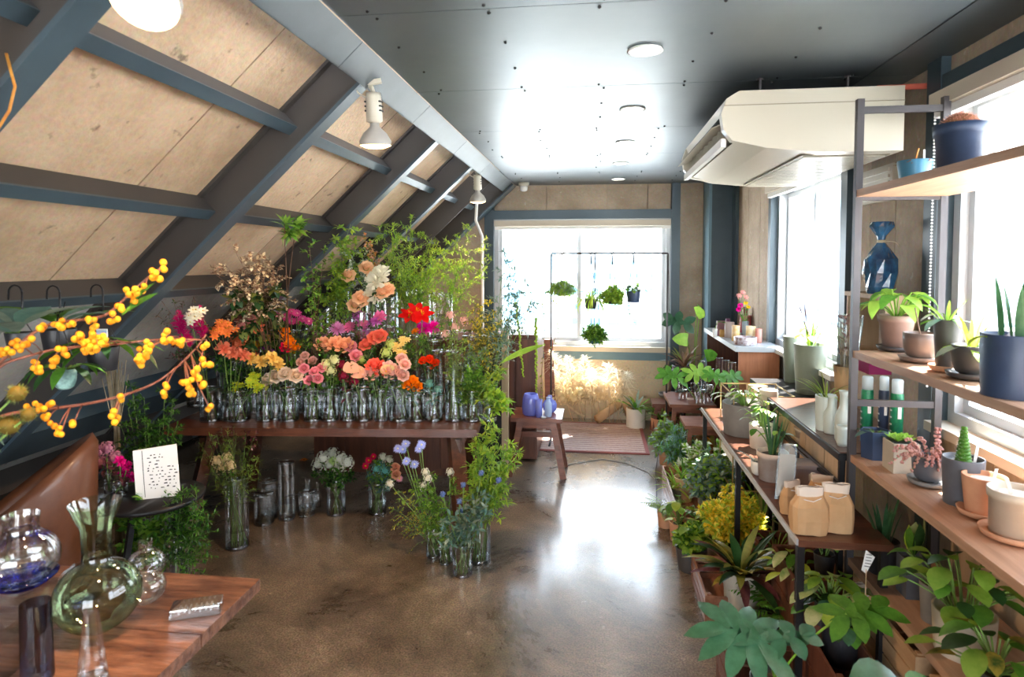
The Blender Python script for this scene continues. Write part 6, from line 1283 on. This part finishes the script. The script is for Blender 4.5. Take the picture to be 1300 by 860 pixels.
t, z, r, s = onfloor('bright golden yellow bush in a grey basket pot', 928, 730, 62, 36, 'tan', 'bowl'); bush(t, z, 70, .17, .27, .028, .013, ('yellow', 'yellow', 'lime', 'stem'), 11, 7)
t, z, r, s = onfloor('dark grey pot with fresh green parsley-like leaves at the aisle', 877, 730, 40, 30, 'charcoal', taper=.78); bush(t, z, 30, .085, .13, .03, .024, ('light', 'mid', 'lime', 'stem'), 7, 5); leafy(t, z, 7, .16, .06, .05, ['light', 'lime'], 'heart', (1.0, 1.45), .8)
t, z, r, s = onfloor('green aralia leaning over the crate corner at the aisle', 862, 690, 26, 24, 'terracotta'); leafy(t, z, 10, .14, .07, .05, ['lime', 'light', 'mid'], 'oval', (.8, 1.4), .9)
t, z, r, s = P_('galvanised bucket with a few dark twigs below the bench', 1018, 715, .30, 36, 36, M['alum'], 'round', .8); t['label'] = 'small metal bucket below the paper bags'
crate('long wooden crate holding plants at the aisle edge', (.60, 4.1, 0), .24, .8, .16, W['old']); crate('small reddish crate at the aisle edge closer to the camera'.replace(' closer to the camera', ' in front'), (.60, 3.0, 0), .22, .4, .13, W['old'])
t, z, r, s = onfloor('prayer plant with dark zebra-striped leaves in a cream planter', 940, 800, 46, 70, 'beige'); blades(t, z, 44, .25, .045, ['croton', 'dark', 'croton', 'olive', 'purple', 'dark'], (.35, 1.4), .9, shape='oval')
t, z, r, s = P_('black nursery pot with glossy blue-green leaves in the near row', 1066, 850, .22, 48, 56, PM['black'], 'round', .8); leafy(t, z, 30, .11, .075, .05, ['dark', 'philo', 'mid', 'dark'], 'oval', (.3, 1.45), .9)
t, z, r, s = P_('cream-edged variegated plant under the paper bags', 1052, 800, .33, 36, 30, PM['charcoal'], 'round', .85); leafy(t, z, 26, .10, .09, .05, ['varieg', 'lime', 'varieg', 'light'], 'oval', (.3, 1.45), .9)
t, z, r, s = P_('tall pot with a thin vine climbing the rack post', 1046, 730, .40, 26, 24, PM['black'], 'round', .85); leafy(t, z, 5, .16, .07, .03, ['mid', 'olive', 'light'], 'oval', (.9, 1.4), .9)
crate('dark slatted crate in the near row on the aisle side', (.62, 2.12, 0), .30, .62, .20, W['cab']); crate('second dark crate by the rack in the near row', (.84, 1.72, 0), .20, .5, .21, W['cab']); crate('dark crate under the variegated plant', (.82, 2.14, 0), .16, .3, .32, W['cab']); crate('dark crate under the climbing vine pot', (.86, 2.62, 0), .2, .3, .395, W['cab']); crate('low dark crate below the metal bucket', (.86, 3.0, 0), .2, .3, .295, W['cab'])
p = at(1010, 842, Z=.0); t = thing('potted_philodendron', 'split-leaf philodendron with a big blue-green leaf in the near row', 'potted plant', (.56, 1.98, .2)); z = pot(t, .075, .11, PM['black'])
aimed_leaf(t, (0, 0, z), 962, 812, 1.62, .125, .21, 2.75, 'philo', 5, .5); aimed_leaf(t, (0, 0, z), 995, 812, 1.62, .085, .10, .2, 'philo', 3)
aimed_leaf(t, (0, 0, z), 1075, 780, 1.9, .15, .16, .2, 'mid', 4)
t = thing('potted_rubber_plant', 'plant with large glossy rounded leaves at the lower frame edge', 'potted plant', (.80, 1.50, .215)); z = pot(t, .07, .10, PM['black'])
aimed_leaf(t, (0, 0, z), 1085, 866, 1.36, .12, .10, .1, 'philo', 0, .5); aimed_leaf(t, (0, 0, z), 1160, 885, 1.3, .11, .08, .6, 'mid', 0, .5)
for lb, px, yb, w_, h_, pm, fn in (
    ('small silver-leaved plant at the far end of the long crate', 846, 592, 20, 18, 'terracotta', ('grey', 'light', 'stem')),
    ('bright lime seedling bush on the aisle edge crate', 858, 640, 22, 18, 'grey', ('lime', 'light', 'stem')),
    ('dark small-leaved bush behind the yellow bush', 930, 622, 26, 22, 'charcoal', ('mid', 'dark', 'stem')),
    ('whitish speckled bush between the silvery shrub and the croton', 888, 632, 24, 20, 'white', ('white', 'light', 'stem')),
    ('fresh green fine-leaved bush below the reddish stool', 880, 572, 22, 20, 'tan', ('light', 'mid', 'stem')),
    ('mossy light green bush beside the golden yellow bush', 896, 700, 28, 24, 'grey', ('light', 'mid', 'lime', 'stem')),
    ('greyish herb bush under the bench end', 925, 590, 26, 24, 'black', ('grey', 'mid', 'stem'))):
    t, z, r, s = onfloor(lb, px, yb, w_, h_, pm)
    if px in (880, 925, 858): blades(t, z, 34, .2, .016, fn[:2], (.3, 1.5), 1.0)
    elif px in (896, 930): leafy(t, z, 34, .13, .05, .034, fn[:2], 'oval', (.2, 1.5), .8)
    else: bush(t, z, 26, r * 1.7 + .03, .26, .036, .02, fn, 8, 6)
t, z, r, s = P_('arching green fern filling the dark slatted crate', 985, 815, .05, 40, 30, PM['black'], 'round'); fern(t, z, 16, .22, 'mid', .22, (.5, 1.3), 1.3, 12)
t, z, r, s = P_('speckled yellow-green dieffenbachia beside the zebra-striped plant', 1010, 770, .22, 34, 30, PM['grey'], 'round'); leafy(t, z, 18, .12, .10, .045, ['varieg', 'lime', 'mid'], 'oval', (.4, 1.45), .9)
t, z, r, s = P_('dark trailing plant below the bench by the black leg', 985, 735, .12, 34, 28, PM['charcoal'], 'round'); leafy(t, z, 22, .12, .07, .04, ['dark', 'purple', 'mid'], 'oval', (.2, 1.4), 1.0)
t, z, r, s = P_('slim green spear plant under the middle of the bench', 965, 690, .05, 30, 26, PM['tan'], 'round'); blades(t, z, 24, .26, .02, ['mid', 'light', 'olive'], (.6, 1.5), .8)
t, z, r, s = onfloor('pale fern at the aisle edge by the reddish crate', 845, 672, 22, 20, 'terracotta'); fern(t, z, 18, .16, 'light', .22, (.5, 1.4), 1.2, 12)
# ------------------------------------------------------------------ end wall: rug, clothes-rail rack, hanging plants, pampas
t = thing('rug', 'flat woven reddish rug in front of the end window', 'rug', (-.15, 5.7, 0)); b = MB(); b.box(-.60, .60, -.44, .5, .001, .008); b.build('weave', M['rug'], t); b = MB(); b.box(-.61, .61, -.455, -.43, .001, .010); b.box(-.61, .61, .49, .51, .001, .01); b.box(.58, .61, -.44, .5, .001, .01); b.box(-.61, -.585, -.44, .5, .001, .01); b.build('border', fl((.28, .08, .07), 0), t)
b = MB()
for k in range(15): b.box(-.57, .575, -.41 + k * .06, -.39 + k * .06, .0081, .0095)
b.build('stripe', fl((.66, .50, .44), 0), t, kind='stuff')
YR = 5.55; a = at(700, 322, Y=YR); c = at(848, 322, Y=YR); t = thing('garment_rail', 'thin dark pipe rail hung with small plants before the end window', 'rack', ((a.x + c.x) / 2, YR, 0)); hw = (c.x - a.x) / 2; zr = a.z
b = MB(); b.tube([(-hw, 0, zr), (hw, 0, zr)], .008, 8); b.build('top_rail', M['rackm'], t, True)
for x in (-hw, hw):
    b = MB(); b.tube([(x, 0, .02), (x, 0, zr)], .008, 8); b.build('upright', M['rackm'], t, True); b = MB(); b.tube([(x, -.2, .012), (x, .2, .012)], .009, 8); b.build('foot', M['rackm'], t, True)
def hangp(label, px, py, wpx, hpx, m, kind, mats, top=326, hookm='black'):
    p = at(px, py, Y=YR); s = mpp(p); r = wpx * s / 2; h = hpx * s; t = thing('hanging_pot', label, 'hanging plant', p); z = pot(t, r, h, PM[m] if m in PM else M[m], taper=.8); hz = zr - p.z
    b = MB()
    for a_ in (.4, 2.5, 4.6): b.tube([(cos(a_) * r, sin(a_) * r, h), (0, 0, hz - .05)], .0028, 4)
    b.tube([(0, 0, hz - .06), (0, 0, hz - .02), (-.012, 0, hz + .01), (0, 0, hz + .018), (.012, 0, hz + .005)], .006, 5); b.build('hanger', M[hookm], t, True)
    if kind == 'fern': bush(t, z - .03, 26, .13, .06, .04, .009, ('light', 'grey', 'stem'), 8, 6, zoff=-.02)
    elif kind == 'ball': bush(t, z - .05, 34, .12, .13, .03, .012, mats, 8, 6)
    elif kind == 'drip': blades(t, z, 60, .24, .013, ['lime', 'light', 'lime'], (.2, 1.4), 2.3)
    elif kind == 'leafy': leafy(t, z, 20, .08, .05, .038, ['mid', 'dark', 'light'], 'oval', (.1, 1.3), 1.0)
    return t, z, r
hangp('small tan pot with silver-green trailing plant on the rail', 714, 376, 14, 14, 'tan', 'fern', ('grey', 'mid', 'stem')); hangp('dark pot with drooping lime grass hanging lowest on the rail', 750, 392, 16, 12, 'black', 'drip', None); hangp('round moss-green fern ball on the rail', 777, 386, 14, 10, 'black', 'ball', ('light', 'lime', 'stem'))
t, z, r = hangp('navy pot with dark rounded leaves on the rail', 804, 384, 18, 14, 'navy', 'leafy', None)
q = [at(x, y, Y=YR - .03) for x, y in ((800, 378), (796, 392), (802, 402), (809, 412))]; trail('', None, q, 'dark', .024, 12, parent=t, partname='runner')
t, z, r = hangp('turquoise pot with trailing greens below the lime grass', 755, 436, 14, 12, 'blue', 'ball', ('mid', 'light', 'stem'))
for i, (x0, y0_, x1, y1_) in enumerate(((818, 326, 817, 362), (827, 325, 826, 375), (835, 326, 836, 382), (848, 326, 850, 395))):
    q = [at(x0, 323, Y=YR), at(x0, y0_ + 3, Y=YR), at((x0 + x1) / 2 + 1, (y0_ + y1_) / 2, Y=YR), at(x1, y1_, Y=YR)]; trail(['short strand of air plant on the rail', 'thin grey-green strand second along the rail', 'longer grey-green strand on the rail', 'longest pale strand beside the rail upright'][i], q[0], q, 'grey', .02, 46, 'air plant', 'hanging_strand', lw=.25)
# pampas and dried bouquets on the ledge of the end wall
for i, (x, y, tx, ty) in enumerate(((708, 500, 702, 455), (716, 505, 722, 462), (726, 505, 742, 462), (735, 505, 752, 478), (745, 508, 758, 486), (718, 508, 712, 485), (760, 506, 772, 470), (765, 506, 785, 478), (750, 508, 740, 490), (770, 506, 795, 480), (724, 512, 728, 492), (778, 506, 768, 488))):
    p = at(x, y, Y=6.15); tp = at(tx, ty, Y=6.05 + .05 * (i % 3)); base = at(700 + (x - 700) * .9 + 20, 527, Y=6.2); base.z = .205 if base.y > 6.4 else .02
    t = thing('pampas_plume', pos_word([(a_, b_) for a_, b_ in ((702, 455), (722, 462), (742, 462), (752, 478), (758, 486), (712, 485), (772, 470), (785, 478), (740, 490), (795, 480), (728, 492), (768, 488))], (tx, ty)).replace('of the ', 'of the twelve ') + 'cream pampas plumes by the end wall', 'dried flower', base, 'cream pampas plumes by the end wall')
    d = tp - base; b = MB(); b.tube([(0, 0, 0), tuple(d * .5), tuple(d * .8)], .003, 4); b.build('stem', G['straw'], t, True); b = MB(); dn = d.normalized()
    for k in range(330):
        u = U(.5, 1.12); o = V((U(-1, 1), U(-.7, .7), U(-.6, .9))).normalized(); w_ = .11 * sin(pi * min(1, (u - .5) / .65)) + .015; b.leaf(d * u, dn * .7 + o, (0, 0, 1), w_ * U(.8, 1.5), .006, .9, 2, 0)
    b.build('plume', G['straw'] if i % 3 else mat('cream_plume_%d' % i, (.82, .76, .62), .8, trans=.4), t, True, kind='stuff')
t = thing('dried_hydrangea', 'dried cream hydrangea bunch lying under the pampas plumes', 'dried flowers', at(715, 507, Y=6.0))
for k in range(6): put('bloom', bmesh_of('cluster', (.80, .72, .50), (.7, .6, .35)), t, at(700 + k * 7, 506 - 8 * (k % 2), Y=6.0) - t.location, (.065, .065, .06), facing(V((-.3, 6, .4))))
b = MB(); b.tube([(0, 0, -.02), (.14, .1, -.16), (.2, .12, -.19)], .012, 6); b.build('stems', G['straw'], t, True)
t = thing('cardboard_tube', 'brown paper tube lying at the foot of the end wall', 'tube', at(768, 520, Y=6.25)); b = MB(); b.tube([(-.08, -.1, -.08), (.14, .04, .05)], .045, 14); b.build('tube', M['paper'], t, True)
t = thing('wooden_bowl', 'brown wooden round on the wall side beside the bonsai', 'wood slice', (.40, 6.2, .0)); b = MB(); b.tube([(-.1, 0, .14), (.14, .05, .2)], .07, 16); b.build('log', W['crate'], t, True)
b = MB(); pts = [at(x, y, Z=.004) for x, y in ((700, 594), (735, 588), (765, 583), (795, 588), (823, 600), (835, 612))]; b.tube(pts, .0035, 5); o = b.build('power_cable', M['cable'], None, True, off=pts[0]); tag(o, 'thin grey cable curving over the floor in front of the rug', 'cable')
b = MB(); pts = [at(x, y, Z=.012) for x, y in ((838, 560), (832, 600), (834, 640), (845, 668))]; b.tube(pts, .003, 5); o = b.build('power_cable', M['dark'], None, True, off=pts[0]); tag(o, 'black cable looping beside the crate at the aisle edge', 'cable')
